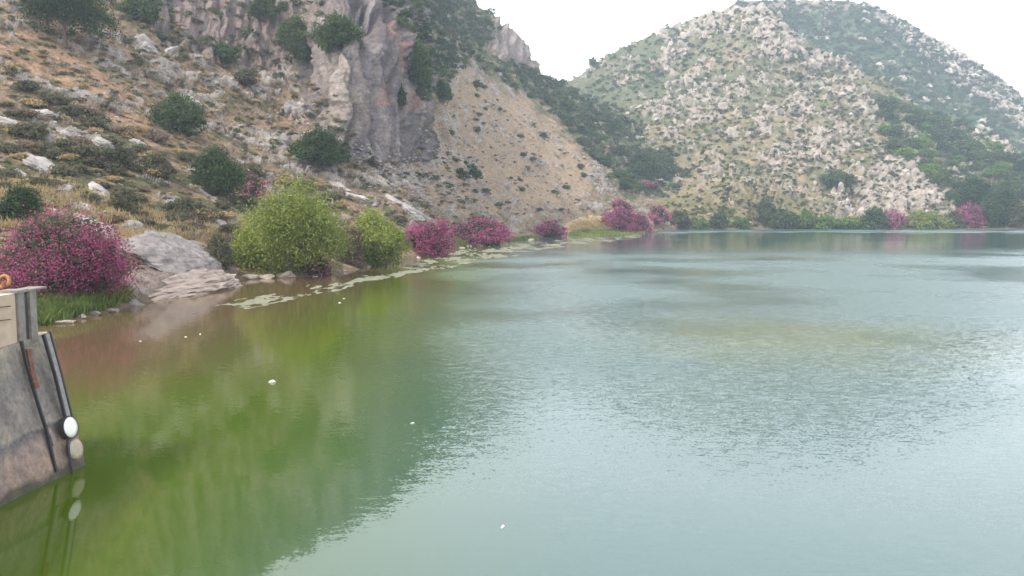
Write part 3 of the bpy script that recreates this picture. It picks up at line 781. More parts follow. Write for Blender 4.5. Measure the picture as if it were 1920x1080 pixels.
ORD = ["nearest", "second nearest", "third nearest", "fourth nearest", "fifth nearest", "sixth nearest", "seventh nearest", "eighth nearest", "ninth nearest", "tenth nearest", "eleventh nearest", "twelfth nearest"]
PENDING = []
def auto_labels():
    '''name every scattered thing by its landmark, the side it lies on and its rank there'''
    by = {}
    for o, noun in PENDING:
        u, v = project(np.array(o.location)); k = min(range(len(LANDMARKS)), key=lambda i: math.hypot(LANDMARKS[i][0] - u, LANDMARKS[i][1] - v))
        du, dv = u - LANDMARKS[k][0], v - LANDMARKS[k][1]
        side = ("right of" if du > 0 else "left of") if abs(du) > abs(dv) else ("below" if dv > 0 else "above")
        by.setdefault((noun, k, side), []).append((math.hypot(du, dv), o))
    for (noun, k, side), L in by.items():
        L.sort(key=lambda t: t[0])
        for i, (d, o) in enumerate(L):
            o["label"] = (noun + ", " + (ORD[i] if i < len(ORD) else "far one") + " " + side + " " + LANDMARKS[k][2])

def proto_mesh(name, kind, seed, n, leaf, h=.8, lobes=6):
    g = np.random.default_rng(seed)
    C, D = crown_points(2, h, 2, n // 5, 5, g, lobes=lobes, low=-.08, spread=.09)
    return leaves(C, D, leaf, g, 1.2)

def ground_normal_ok(q): return q is not None

def scatter(polys, count, seed, only=None, margin=0):
    g = np.random.default_rng(seed); out = []; tries = 0
    box = (min(p[0] for P_ in polys for p in P_), max(p[0] for P_ in polys for p in P_), min(p[1] for P_ in polys for p in P_), max(p[1] for P_ in polys for p in P_))
    while len(out) < count and tries < count * 12:
        tries += 1
        u = g.uniform(box[0], box[1]); v = g.uniform(box[2], box[3])
        if not any(inpoly(np.array([u]), np.array([v]), P_)[0] for P_ in polys): continue
        q = hit(u, v, only)
        if q is None or q[0].z < .35: continue
        out.append((u, v, q))
    return out

PR_ = {}
for kd, hh in (('olive', .75), ('brown', .6), ('holm', 1.1), ('dark', 1.2), ('straw', .6), ('fresh', .8)):
    PR_[kd] = [proto_mesh(kd, kd, 300 + s, 1100, .10, hh) for s in range(3)]
PRM = {k: [mesh_np("shrub_" + k, v[0], v[1], M_LEAF[k]) for v in PR_[k]] for k in PR_}
PRlow = {}
for kd, hh in (('olive', .75), ('brown', .6), ('holm', 1.1), ('dark', 1.2), ('straw', .6), ('fresh', .8)):
    PRlow[kd] = [proto_mesh(kd, kd, 330 + s, 150, .17, hh, 4) for s in range(3)]

def place_shrub(name, kd, q, size, label, cat, group, g):
    o = bpy.data.objects.new(name, PRM[kd][g.integers(0, 3)]); COL.objects.link(o)
    o.location = q[0]; o.rotation_euler = (0, 0, g.uniform(0, 6.28)); o.scale = (size, size * g.uniform(.8, 1.2), size * g.uniform(.8, 1.15))
    PENDING.append((o, label)); return tag(o, label, cat, group)

def merge(name, items, label, cat, mats):
    """items: list of (V, F, loc, size, rot, material index) -> ONE stuff mesh"""
    Vs, Fs, Mi, off = [], [], [], 0
    for Vv, Ff, loc, s, a, mi in items:
        ca, sa = math.cos(a), math.sin(a)
        s3 = np.array([s, s, s]) if np.isscalar(s) else np.array(s)
        W = Vv * s3
        W = np.stack([W[:, 0] * ca - W[:, 1] * sa, W[:, 0] * sa + W[:, 1] * ca, W[:, 2]], 1) + np.array(loc)
        Vs.append(W); Fs.append(Ff + off); Mi.append(np.full(len(Ff), mi, np.int32)); off += len(Vv)
    me = mesh_np(name, np.concatenate(Vs), np.concatenate(Fs))
    for m_ in mats: me.materials.append(m_)
    me.polygons.foreach_set("material_index", np.concatenate(Mi))
    return tag(link(name, me), label, cat, None, "stuff")

g0 = np.random.default_rng(5)
# nearest, largest scrub on the left hillside: individual objects
LOW_LEFT = [(0, 150), (300, 260), (560, 330), (760, 400), (760, 440), (620, 400), (420, 470), (300, 440), (230, 420), (0, 380)]
for u, v, q in scatter([LOW_LEFT], 120, 901, (0,)):
    kd = ('olive', 'brown', 'olive', 'straw')[g0.integers(0, 4)]
    sz = q[0].y / F * g0.uniform(11, 24)
    lb, gp = {'olive': ("grey-green scrub cushion", "olive scrub on the lower left hillside"),
              'brown': ("withered brown scrub cushion", "brown scrub on the lower left hillside"),
              'straw': ("straw-yellow dry grass tuft", "dry grass tufts on the lower left hillside")}[kd]
    place_shrub({'olive': "scrub_bush", 'brown': "scrub_bush", 'straw': "grass_tuft"}[kd], kd, q, sz, lb, "shrub" if kd != 'straw' else "grass tuft", gp, g0)
TREES_R = [(1640, 200), (1700, 195), (1780, 215), (1935, 300), (1935, 420), (1800, 400), (1750, 340), (1680, 290), (1650, 240)]
for u, v, q in scatter([TREES_R], 95, 902):
    place_shrub("hillside_tree", ('dark', 'holm', 'holm', 'fresh')[g0.integers(0, 4)], q, q[0].y / F * g0.uniform(9, 20), "round green tree", "tree", "trees on the lower right hillside", g0)
VALLEY = [(1075, 200), (1150, 215), (1240, 290), (1270, 350), (1200, 370), (1130, 335), (1105, 290), (1060, 240)]
for u, v, q in scatter([VALLEY], 40, 903):
    place_shrub("valley_tree", ('dark', 'holm')[g0.integers(0, 2)], q, q[0].y / F * g0.uniform(6, 15), "blue-green valley tree", "tree", "trees in the valley between the hills", g0)
TANS = [(820, 200), (900, 150), (1000, 210), (1100, 300), (1090, 400), (900, 400), (780, 340)]
for u, v, q in scatter([TANS], 45, 904, (0,)):
    place_shrub("slope_shrub", ('olive', 'holm', 'brown')[g0.integers(0, 3)], q, q[0].y / F * g0.uniform(3, 9), "small shrub on tan slope", "shrub", "shrubs dotting the tan slope", g0)

# everything smaller and farther
items = []; kinds = ['olive', 'brown', 'holm', 'dark', 'straw', 'fresh']; mats = [M_LEAF[k] for k in kinds]
def add_items(pts, choices, lo, hi, g):
    for u, v, q in pts:
        kd = choices[g.integers(0, len(choices))]; Vv, Ff = PRlow[kd][g.integers(0, 3)]
        if inpoly(np.array([u]), np.array([v]), [(610, 60), (770, 60), (850, 230), (740, 300), (650, 260)])[0] and g.uniform() < .8: continue
        s = q[0].y / F * g.uniform(lo, hi) * np.array([1, 1, 1.15 if q[3] else 1.0])
        items.append((Vv, Ff, q[0], s, g.uniform(0, 6.28), kinds.index(kd)))
g1 = np.random.default_rng(8)
add_items(scatter([[(-250, 0), (300, 0), (860, 300), (900, 440), (700, 450), (450, 500), (-250, 520)]], 2600, 911, (0,)), ['olive', 'brown', 'straw', 'straw', 'brown', 'olive', 'holm'], 2, 9, g1)
add_items(scatter([GREEN_L], 560, 912), ['holm', 'dark', 'olive', 'holm'], 3.5, 10, g1)
add_items(scatter([[(770, 100), (1120, 280), (1120, 420), (780, 400)]], 350, 913, (0,)), ['olive', 'straw', 'brown'], 1.5, 4.5, g1)
add_items(scatter([[(1180, 50), (1420, 10), (1650, 130), (1935, 280), (1935, 430), (1100, 430), (1100, 120)]], 3600, 914, (1,)), ['olive', 'holm', 'olive', 'fresh', 'holm', 'brown'], 1.8, 5, g1)
add_items(scatter([[(690, -40), (880, -10), (940, 60), (885, 105), (845, 165), (800, 120), (740, 40)]], 330, 919, (0,)), ['holm', 'dark', 'dark'], 4, 9, g1)
add_items(scatter([[(940, 110), (1030, 140), (1070, 165), (1150, 205), (1100, 260), (1000, 185)]], 200, 920), ['holm', 'dark'], 4, 8, g1)
add_items(scatter([TREES_R, VALLEY], 210, 915), ['holm', 'fresh', 'olive', 'holm'], 3, 10, g1)
add_items(scatter([[(1370, 0), (1640, 5), (1935, 190), (1935, 330), (1640, 170), (1480, 60)]], 1600, 916, (2,)), ['holm', 'dark', 'holm', 'olive'], 2.2, 6, g1)
add_items(scatter([[(1240, 405), (1935, 405), (1935, 430), (1240, 430)]], 110, 917, (1,)), ['fresh', 'olive', 'straw', 'straw'], 3, 7, g1)
add_items(scatter([[(250, -40), (600, -40), (620, 130), (300, 130)]], 130, 918, (0,)), ['holm', 'olive'], 4, 12, g1)
merge("scrub", items, "low scrub, dry tufts and distant bushes covering both hillsides", "scrub", mats)

# ------------------------------------------------------------------ rocks
def ico(sub=2):
    import bmesh
    bm = bmesh.new(); bmesh.ops.create_icosphere(bm, subdivisions=sub, radius=1)
    V_ = np.array([v.co[:] for v in bm.verts]); F_ = np.array([[v.index for v in f.verts] for f in bm.faces]); bm.free()
    return V_, F_
IC1, IC2, IC4 = ico(1), ico(3), ico(5)
def rock_shape(seed, base, cuts=9, rough=.16):
    g = np.random.default_rng(seed); V_ = base[0].copy()
    for k in range(cuts):
        nrm = g.normal(size=3); nrm /= np.linalg.norm(nrm); dd = g.uniform(.45, .8)
        x = V_ @ nrm; V_ = V_ - np.outer(np.clip(x - dd, 0, None) * .92, nrm)
    V_ = V_ * (1 + rough * fbm(V_ * 1.6 + seed, 4, seed)[:, None])
    if len(V_) > 600:
        V_ = V_ * (1 - .085 * sst(.35, .9, ridged(V_ * [1.6, .7, 4.5] + seed, 3, seed + 5))[:, None]) * (1 + .11 * fbm(V_ * 5 + seed, 4, seed + 6, .65)[:, None])
    return V_, base[1]
RK = [rock_shape(500 + s, IC1, 7, .2) for s in range(8)]
RKM = [rock_shape(520 + s, IC2, 9) for s in range(6)]
RKM_L = [mesh_np("boulder", v, f, M_ROCK_L) for v, f in RKM]
RKM_S = [mesh_np("bank_stone", v, f, M_ROCK_S) for v, f in RKM]
RKM_R = [mesh_np("outcrop", v, f, M_ROCK_R) for v, f in RKM]

items = []
def add_rocks(pts, lo, hi, mi, g, tall=1.0, flat=.6):
    for u, v, q in pts:
        Vv, Ff = RK[g.integers(0, 8)]; s = q[0].y / F * g.uniform(lo, hi)
        items.append((Vv, Ff, np.array(q[0]) - [0, 0, s * .15], (s * g.uniform(.8, 1.5), s * g.uniform(.6, 1), s * flat * g.uniform(.6, 1.4) * tall), g.uniform(-.6, .9), mi))
g2 = np.random.default_rng(9)
add_rocks(scatter([[(-250, 60), (300, 100), (860, 260), (900, 430), (700, 450), (450, 500), (-250, 560)]], 1300, 921, (0,)), 1.0, 4.6, 0, g2)
add_rocks(scatter([[(640, 280), (860, 240), (900, 300), (860, 400), (700, 400)]], 300, 922, (0,)), 1.5, 5, 0, g2)
add_rocks(scatter([[(900, 200), (1110, 300), (1110, 420), (820, 420)]], 420, 923, (0,)), .6, 2.2, 0, g2)
pts = [p for p in scatter([[(1130, 80), (1420, 10), (1650, 130), (1935, 280), (1935, 428), (1130, 428)]], 2900, 924, (1,)) if g2.uniform() < float(rock_density(np.array([p[0]]), np.array([p[1]]))[0]) * float(sst(-.25, .25, fbm(np.array([p[2][0][:]]) / 28, 3, 129))[0]) * 1.5]
add_rocks(pts, 1.1, 4.0, 1, g2, 2.0, .75)
add_rocks(scatter([GREEN_L, VALLEY, TREES_R, TREES_R], 330, 927), 1.5, 5, 1, g2, 1.2, .8)
add_rocks(scatter([RIDGE_R], 420, 925, (2,)), 2.5, 6, 1, g2, 1.2, .8)
add_rocks(scatter([[(1260, 418), (1935, 415), (1935, 430), (1260, 431)]], 160, 926, (1,)), 1.5, 3.5, 1, g2)
merge("scree", items, "loose stones and small rock outcrops strewn over both hillsides", "rocks", [M_ROCK_L, M_ROCK_R])

# larger outcrops on the right hill, each its own
g3 = np.random.default_rng(10)
for zi, (cnt, lb, gp) in enumerate([(70, "cream crest outcrop", "outcrops on the right hill's crest"),
                                    (110, "cream rock outcrop in scrub", "outcrops on the middle of the right hill"),
                                    (60, "pale crag block", "crag blocks at the foot of the right hill"),
                                    (22, "pale outcrop between trees", "outcrops among the right-hand trees")]):
    for u, v, q in scatter([RZ[zi]], cnt, 940 + zi, (1,)):
        o = bpy.data.objects.new("rock_outcrop", RKM_R[g3.integers(0, 6)]); COL.objects.link(o)
        s = q[0].y / F * g3.uniform(4, 9 if zi != 2 else 13)
        o.location = q[0] - Vector((0, 0, s * .2)); o.rotation_euler = (g3.uniform(-.3, .3), g3.uniform(-.3, .3), g3.uniform(0, 6.28))
        o.scale = (s * g3.uniform(.7, 1.1), s * g3.uniform(.6, 1), s * g3.uniform(.8, 1.5)); tag(o, lb, "rock", gp); PENDING.append((o, lb))

# named boulders and slabs on the near slope
def boulder(name, u, v, wpx, hpx, label, seed, mat=M_ROCK_L, roll=.5, dpt=1.0, sink=.25, group="pale boulders on the near left slope", flat=None):
    q = hit(u, v, (0,)); loc = Vector(q[0]) if q else Vector(on_water(u, v).tolist())
    s = loc.y / F; Vv, Ff = rock_shape(seed, IC4 if wpx > 30 else IC2, 15, .2)
    a, c_ = wpx * s / 2 * 1.4, hpx * s / 2 * 1.45
    W = Vv * [a, a * .7 * dpt, c_]
    ca, sa = math.cos(roll), math.sin(roll)
    W = np.stack([W[:, 0] * ca + W[:, 2] * sa, W[:, 1], -W[:, 0] * sa + W[:, 2] * ca], 1)
    o = link(name, mesh_np(name, W, Ff, mat)); o.location = loc - Vector((0, 0, c_ * sink)); tag(o, label, "rock", group); return o
bl = [
 (190, 358, 66, 24, "long pale boulder at mid-left of slope, above the grey-green bush", .5),
 (150, 385, 60, 34, "rounded whitish boulder below and left of the long pale one", .55),
 (108, 352, 60, 34, "speckled grey boulder upslope of the whitish rounded one", .45),
 (110, 402, 60, 24, "blue-grey slab top just above the magenta oleander's left half", .35),
 (180, 425, 110, 34, "long light slab slanting down behind the crest of magenta oleander", .5),
 (240, 424, 54, 28, "pale boulder right of the long light slab", .3),
 (242, 458, 40, 20, "small white boulder beside dry grass right of magenta oleander", .2),
 (28, 330, 50, 30, "lavender-grey boulder at left edge above the small dark tree", .5),
 (90, 315, 84, 24, "flat pale slab along the slope at the left, upper one of two", .5),
 (60, 300, 60, 20, "thin pale slab at the left edge under olive scrub", .5),
 (85, 218, 62, 26, "bluish white outcrop on left slope below the orange soil", .1),
 (20, 230, 42, 22, "grey white outcrop touching the left edge of the picture", .3),
 (120, 250, 50, 18, "pale slab under the bluish white outcrop", .5),
 (190, 270, 44, 26, "pale tilted slab in the middle of the olive scrub", .6),
 (260, 270, 34, 22, "small white block right of the pale tilted slab", .4),
 (270, 85, 50, 36, "cream crag block right of the big top-left tree", .5),
 (320, 95, 36, 30, "pale grey crag block under the pink crag", .4),
 (355, 190, 44, 24, "white rock above the mid-green leaning tree", .5),
 (765, 395, 62, 28, "grey boulder heap above the smaller willow", .5),
 (735, 375, 44, 24, "light grey rock upslope of the heap above the smaller willow", .5),
 (680, 375, 54, 22, "light slab on the slope above the gap between the willows", .5),
 (640, 350, 44, 20, "whitish slab on orange slope right of the big willow's top", .5),
 (560, 200, 40, 24, "grey block left of the cliff foot", .4),
]
for k, (u, v, w, h, lb, rl) in enumerate(bl): boulder("boulder", u, v, w, h, lb, 600 + k, roll=rl)
def rock_at(name, loc, sz, rot, label, seed, mat, base=None, cuts=10, rough=.12):
    Vv, Ff = rock_shape(seed, base or IC4, cuts, rough); o = link(name, mesh_np(name, Vv * sz, Ff, mat)); o.location = loc; o.rotation_euler = rot
    return tag(o, label, "rock", "bare rocks at the left waterline")
q1 = np.array(hit(330, 490, (0,))[0]); q2 = np.array(hit(345, 546, (0,))[0]);
rock_at("rock_slab", q1 + [0.2, 0, .1], (4.4, 8.5, 1.5), (.10, .42, -.06), "big grey fissured slab sloping into the lake right of the oleander", 701, M_SLAB, rough=.10)
rock_at("rock_ledge", (q2[0] + .1, 64, .1), (2.6, 9.6, 1.5), (.0, .06, -.09), "long pinkish ledge with flat top at waterline under the grey slab", 702, M_LEDGE, rough=.14)
boulder("boulder", 412, 524, 58, 30, "pinkish block at right end of the waterline ledge", 703, M_ROCK_S, roll=-.1, group="bare rocks at the left waterline")
boulder("boulder", 248, 568, 32, 24, "grey angular rock at waterline between grass and ledge", 704, roll=.2, group="bare rocks at the left waterline")
for k, (u, v, w, h, lb) in enumerate([(208, 582, 36, 10, "flat tan stone in the shallows below magenta oleander"), (172, 586, 34, 9, "pale flat stone at grass edge, left of the tan one"), (150, 592, 30, 9, "whitish stone at the grass edge below the oleander"),
                                      (178, 597, 44, 7, "long white flat stone nearest the water by the grass"), (118, 604, 40, 9, "whitish stone by concrete wall's corner, half in water"),
                                      (62, 614, 10, 12, "small white stone just behind the wall's corner"),
                                      (500, 520, 30, 12, "reddish stone under the left of the big willow"), (535, 518, 30, 18, "reddish block under the big willow"), (470, 519, 30, 10, "small pinkish stone left of the reddish ones"),
                                      (795, 480, 22, 12, "white stone in water before the rounded oleander"), (940, 455, 20, 10, "pale stone right of the low oleander"), (965, 452, 26, 8, "pale pebbly stones at the bank before the straw flat"), (768, 499, 14, 6, "small pale stone left of white stone at oleander's foot")]):
    boulder("shore_stone", u, v, w, h, lb, 720 + k, M_ROCK_S, roll=0, sink=.1, group="stones at the left waterline")

g6 = np.random.default_rng(44)
bank = [(215, 584), (262, 560), (440, 527), (520, 521), (640, 512), (760, 490), (860, 464), (1000, 446)]
for k in range(46):
    u = g6.uniform(215, 1000); v = np.interp(u, [p[0] for p in bank], [p[1] for p in bank]) + g6.normal() * 2.0
    w_ = on_water(u, v); s = w_[1] / F * g6.uniform(3, 9)
    o = bpy.data.objects.new("bank_stone", RKM_L[k % 6] if k % 3 else RKM_S[k % 6]); COL.objects.link(o)
    o.location = (w_[0], w_[1], 0.0); o.rotation_euler = (g6.uniform(-.4, .4), g6.uniform(-.4, .4), g6.uniform(0, 6.28)); o.scale = (s, s * g6.uniform(.6, 1), s * g6.uniform(.3, .6))
    tag(o, "small broken stone at waterline", "stone", "broken stones along the left waterline"); PENDING.append((o, "small broken waterline stone"))
auto_labels()

# ------------------------------------------------------------------ grass and reeds
def blades(pts_xyz, hh, wdt, g, per=5, spread=.25):
    B = np.repeat(np.asarray(pts_xyz), per, 0); k = len(B)
    B = B + np.stack([g.normal(size=k) * spread, g.normal(size=k) * spread, np.zeros(k) - .05], 1)
    a = g.uniform(0, 6.28, k); h_ = hh * g.uniform(.5, 1.2, k); ln = g.normal(size=(k, 2)) * .28
    dx = np.stack([np.cos(a), np.sin(a), np.zeros(k)], 1) * wdt
    tip = B + np.stack([ln[:, 0] * h_, ln[:, 1] * h_, h_], 1); mid = B + np.stack([ln[:, 0] * h_ * .3, ln[:, 1] * h_ * .3, h_ * .55], 1)
    V_ = np.stack([B - dx, B + dx, mid + dx * .8, tip, mid - dx * .8], 1).reshape(-1, 3)
    return V_, np.arange(5 * k).reshape(-1, 5)
g4 = np.random.default_rng(12)
def grass(name, poly, cnt, seed, hh, wdt, mat, label, per=6, spread=.25, only=(0,)):
    p = [np.array(q[0]) for u, v, q in scatter([poly], cnt, seed, only)]
    g = np.random.default_rng(seed)
    Vv, Ff = blades(p, hh, wdt, g, per, spread)
    return tag(link(name, mesh_np(name, Vv, Ff, mat)), label, "grass", None, "stuff")
def grass_low(name, poly, cnt, seed, hh, wdt, mat, label, per=6, spread=.25):
    g = np.random.default_rng(seed); P_ = []
    us = [p[0] for p in poly]; vs = [p[1] for p in poly]
    while len(P_) < cnt:
        u, v = g.uniform(min(us), max(us)), g.uniform(min(vs), max(vs))
        if inpoly(np.array([u]), np.array([v]), poly)[0]:
            q = hit(u, v, (0,)); w = on_water(u, v)
            P_.append(np.array(q[0]) if q and q[0].y < w[1] + 2 else w)
    Vv, Ff = blades(P_, hh, wdt, g, per, spread)
    return tag(link(name, mesh_np(name, Vv, Ff, mat)), label, "grass", None, "stuff")
grass_low("reeds", [(45, 560), (100, 545), (235, 548), (240, 565), (190, 580), (120, 600), (60, 616)], 1400, 951, .75, .03, M_LEAF['reed'], "bright green waterside grass between the wall and magenta oleander", 8, .22)
grass_low("spit_grass", [(1062, 440), (1075, 432), (1150, 430), (1205, 436), (1190, 440), (1090, 443)], 900, 952, .6, .10, M_LEAF['yellow'], "yellow-green grass fringe along the edge of the spit", 5, .5)
grass_low("dry_flat_grass", [(1062, 432), (1075, 415), (1120, 412), (1160, 424), (1150, 430)], 700, 953, .45, .10, M_LEAF['straw'], "straw-coloured dry grass covering the flat spit", 5, .6)
grass_low("bank_grass", [(845, 462), (850, 445), (880, 462), (960, 452), (1010, 448), (1010, 443), (960, 447), (930, 460)], 500, 954, .6, .07, M_LEAF['reed'], "thin green grass along the bank between the oleanders", 5, .4)
grass("dry_bank_grass", [(215, 440), (300, 450), (300, 480), (260, 500), (220, 480)], 260, 955, .9, .03, M_LEAF['straw'], "golden dry grass between boulders right of the magenta oleander", 14, .4)
grass("dry_slope_grass", [(0, 340), (80, 330), (300, 400), (420, 430), (440, 480), (300, 460), (200, 420), (0, 430)], 900, 956, .6, .035, M_LEAF['straw'], "dry straw grass spread over the lower left slope", 10, .5)

# ------------------------------------------------------------------ algae mats on the water
m, n, l, b = newmat("algae_mat")
g = n.new("ShaderNodeNewGeometry"); t = noise_node(n, l, 1.2, 6, g.outputs['Position'], .7)
r = ramp(n, l, t.outputs[0], [(.3, (.085, .09, .045)), (.5, (.16, .16, .095)), (.7, (.25, .24, .17))]); l.new(r.outputs[0], b.inputs['Base Color'])
b.inputs['Roughness'].default_value = .9
M_ALG = m
def mats_mesh(name, line, label, seed):
    """ragged floating mats along a bank line: line = [(u, v, half width in depth px, cover)]"""
    L_ = np.array(line, float); Vs, Fs = [], []
    us = np.arange(L_[0, 0], L_[-1, 0], 1.6); k = np.linspace(-1, 1, 46)
    U_, K_ = np.meshgrid(us, k, indexing='ij')
    vc = np.interp(U_, L_[:, 0], L_[:, 1]); hw = np.interp(U_, L_[:, 0], L_[:, 2]); cov = np.interp(U_, L_[:, 0], L_[:, 3])
    G_ = on_water(U_, vc + K_ * hw, 0.0); Pq = G_.reshape(-1, 3)
    nz_ = fbm(Pq * [.30, .10, 0] + [seed, 0, 0], 5, seed, .7).reshape(U_.shape) + .28 * fbm(Pq * [1.3, .5, 0], 3, seed + 3).reshape(U_.shape)
    keep = (nz_ + cov - K_ ** 2 * .55) > .25
    G_[..., 2] = .012 + .012 * fbm(Pq * 2.0, 2, 3).reshape(U_.shape).clip(-.5, .5)
    idx = np.arange(U_.size).reshape(U_.shape)
    kk = keep[:-1, :-1] & keep[1:, 1:]
    Fq = np.stack([idx[:-1, :-1], idx[1:, :-1], idx[1:, 1:], idx[:-1, 1:]], -1)[kk]
    used, inv = np.unique(Fq, return_inverse=True); Vq = G_.reshape(-1, 3)[used]
    return tag(link(name, mesh_np(name, Vq, inv.reshape(-1, 4), M_ALG)), label, "algae", None, "stuff")
mats_mesh("floating_algae", [(360, 590, 8, .1), (400, 582, 12, .22), (440, 574, 16, .32), (500, 561, 18, .36), (560, 549, 17, .24), (620, 540, 16, .26), (700, 523, 13, .3), (760, 509, 15, .28), (830, 492, 20, .36), (900, 478, 18, .38), (980, 465, 14, .37), (1060, 456, 11, .34), (1140, 449, 8, .33), (1205, 442, 4, .3)],
          "pale green algae mats drifting along the left bank", 31)

# floating litter: small pieces one by one
M_WHITE = simple_mat("pale_plastic", (.75, .74, .68), .5, 0, 20, .12, .1)
for k, (u, v, wpx, lb, rz) in enumerate([(512, 717, 17, "crumpled pale scrap floating on the green water, largest of the floating litter", .1), (773, 794, 10, "small upright white scrap floating where the ripples begin", .9), (942, 989, 15, "slender white bottle-like scrap floating at the bottom centre", .85),
                                         (375, 627, 6, "pale scrap standing up off the water near the left bank", 1.2), (348, 632, 6, "pale flat scrap just left of the upright one", 0), (263, 640, 5, "tiny pale scrap nearest the left bank's brown shallows", .3),
                                         (645, 560, 5, "tiny white scrap off the algae mats, right one of two", .4), (637, 568, 5, "tiny white scrap off the algae mats, left one of two", .2)]):
    c0 = on_water(u, v); s = wpx * c0[1] / F / 2
    Vv, Ff = rock_shape(800 + k, IC2, 8, .35)
    o = link("floating_litter", mesh_np("floating_litter", Vv * [s, s * .42, s * .42], Ff, M_WHITE)); o.location = (c0[0], c0[1], s * .12); o.rotation_euler = (0, 0, rz)
    tag(o, lb, "litter", "pale scraps floating on the lake")

# ------------------------------------------------------------------ concrete wall at the left
m, n, l, b = newmat("stained_concrete")
g = n.new("ShaderNodeNewGeometry"); s_ = n.new("ShaderNodeSeparateXYZ"); l.new(g.outputs['Position'], s_.inputs[0])
t = noise_node(n, l, .9, 6, g.outputs['Position'], .6)
mpp = n.new("ShaderNodeMapping"); mpp.inputs['Scale'].default_value = (2.5, 2.5, 1.3); l.new(g.outputs['Position'], mpp.inputs[0])
ts = noise_node(n, l, 1.0, 5, mpp.outputs[0], .6)
a1 = n.new("ShaderNodeMath"); a1.operation = 'MULTIPLY_ADD'; l.new(t.outputs[0], a1.inputs[0]); a1.inputs[1].default_value = .5; l.new(s_.outputs[2], a1.inputs[2])
a2 = n.new("ShaderNodeMath"); a2.operation = 'MULTIPLY'; l.new(a1.outputs[0], a2.inputs[0]); a2.inputs[1].default_value = 1 / 4.0
zr = ramp(n, l, a2.outputs[0], [(.0, (.05, .05, .035)), (.085, (.07, .06, .045)), (.12, (.22, .165, .135)), (.26, (.25, .19, .165)), (.33, (.13, .12, .12)), (.355, (.26, .23, .20)), (.40, (.20, .18, .165)), (.66, (.17, .155, .145)), (.78, (.25, .22, .185))])
sr = ramp(n, l, ts.outputs[0], [(.35, (.75, .72, .70)), (.5, (1, 1, 1)), (.65, (1.4, 1.32, 1.2))])
mxx = n.new("ShaderNodeMix"); mxx.data_type = 'RGBA'; mxx.blend_type = 'MULTIPLY'; mxx.inputs[0].default_value = .85
l.new(zr.outputs[0], mxx.inputs[6]); l.new(sr.outputs[0], mxx.inputs[7]); l.new(mxx.outputs[2], b.inputs['Base Color']); b.inputs['Roughness'].default_value = .9
tv = noise_node(n, l, 7, 8, g.outputs['Position'], .75); rv = ramp(n, l, tv.outputs[0], [(.35, (.55, .53, .5)), (.5, (1, 1, 1)), (.7, (1.35, 1.3, 1.25))])
mv = n.new("ShaderNodeMix"); mv.data_type = 'RGBA'; mv.blend_type = 'MULTIPLY'; mv.inputs[0].default_value = .9; l.new(mxx.outputs[2], mv.inputs[6]); l.new(rv.outputs[0], mv.inputs[7]); l.new(mv.outputs[2], b.inputs['Base Color'])
tt = noise_node(n, l, 9, 6, g.outputs['Position'], .7); bp = n.new("ShaderNodeBump"); bp.inputs['Strength'].default_value = .5; bp.inputs['Distance'].default_value = .03
l.new(tt.outputs[0], bp.inputs['Height']); l.new(bp.outputs[0], b.inputs['Normal'])
M_CONC = m
M_TAN = simple_mat("tan_rendered_concrete", (.48, .36, .27), .9, 0, 2.5, .15, .4)
M_GREY = simple_mat("grey_weathered_concrete", (.215, .19, .17), .85, 0, 6, .3, .5)
M_DARK = simple_mat("dark_wet_steel", (.045, .042, .045), .6, .2, 10, .3, .3)
M_RUST = simple_mat("rusty_steel", (.17, .07, .05), .8, .2, 12, .5, .4)
M_ORUST = simple_mat("orange_rust", (.36, .17, .06), .85, .1, 18, .5, .4)
M_DISC = simple_mat("white_enamel", (.80, .78, .72), .4, 0, 12, .06, .1)
M_DISC2 = simple_mat("muddy_enamel", (.38, .33, .25), .6, 0, 8, .2, .2)

F0, F1 = on_water(0, 950), on_water(160, 872)
def at_z(u, v, z): return on_water(u, v, z)
T0, T1 = at_z(0, 654, 3.1), at_z(97, 622, 3.1)
def ext(a, b_, y):                                       # run the line a-b to depth y
    t_ = (y - a[1]) / (b_[1] - a[1]); return a + (b_ - a) * t_
wall = empty("concrete_wall", ext(F0, F1, 14.0), "stained grey concrete dam wall with sloping face standing in the lake at left edge", "wall")
WL = np.array(wall.location)
def grid_patch(a, b_, c_, d, nu, nv, amp, seed):
    s, t_ = np.meshgrid(np.linspace(0, 1, nu), np.linspace(0, 1, nv), indexing='ij'); s = s[..., None]; t_ = t_[..., None]
    G = (1 - s) * (1 - t_) * a + s * (1 - t_) * b_ + s * t_ * c_ + (1 - s) * t_ * d
    nn = np.cross(b_ - a, d - a); nn /= np.linalg.norm(nn)
    Pp = G.reshape(-1, 3); return Pp + nn * (amp * fbm(Pp * 1.3, 4, seed))[:, None], grid_faces(nu, nv)
def joined(parts):
    Vs, Fs, off = [], [], 0
    for V_, F_ in parts: Vs.append(V_); Fs.append(np.asarray(F_) + off); off += len(V_)
    return np.concatenate(Vs), np.concatenate(Fs)
def prism8(c8):
    return np.array(c8, float), np.array([[3, 2, 1, 0], [4, 5, 6, 7], [1, 5, 4, 0], [2, 6, 5, 1], [3, 7, 6, 2], [0, 4, 7, 3]])
Fa, Ta = ext(F0, F1, 7.0), ext(T0, T1, 7.0)
dn = (F1 - T1) / 3.1                                       # slope of the face, carried under water
Fb, Fab = F1 + dn * 2.5, Fa + (Fa - Ta) / 3.1 * 2.5
left = np.array([-5.0, 0.4, 0])
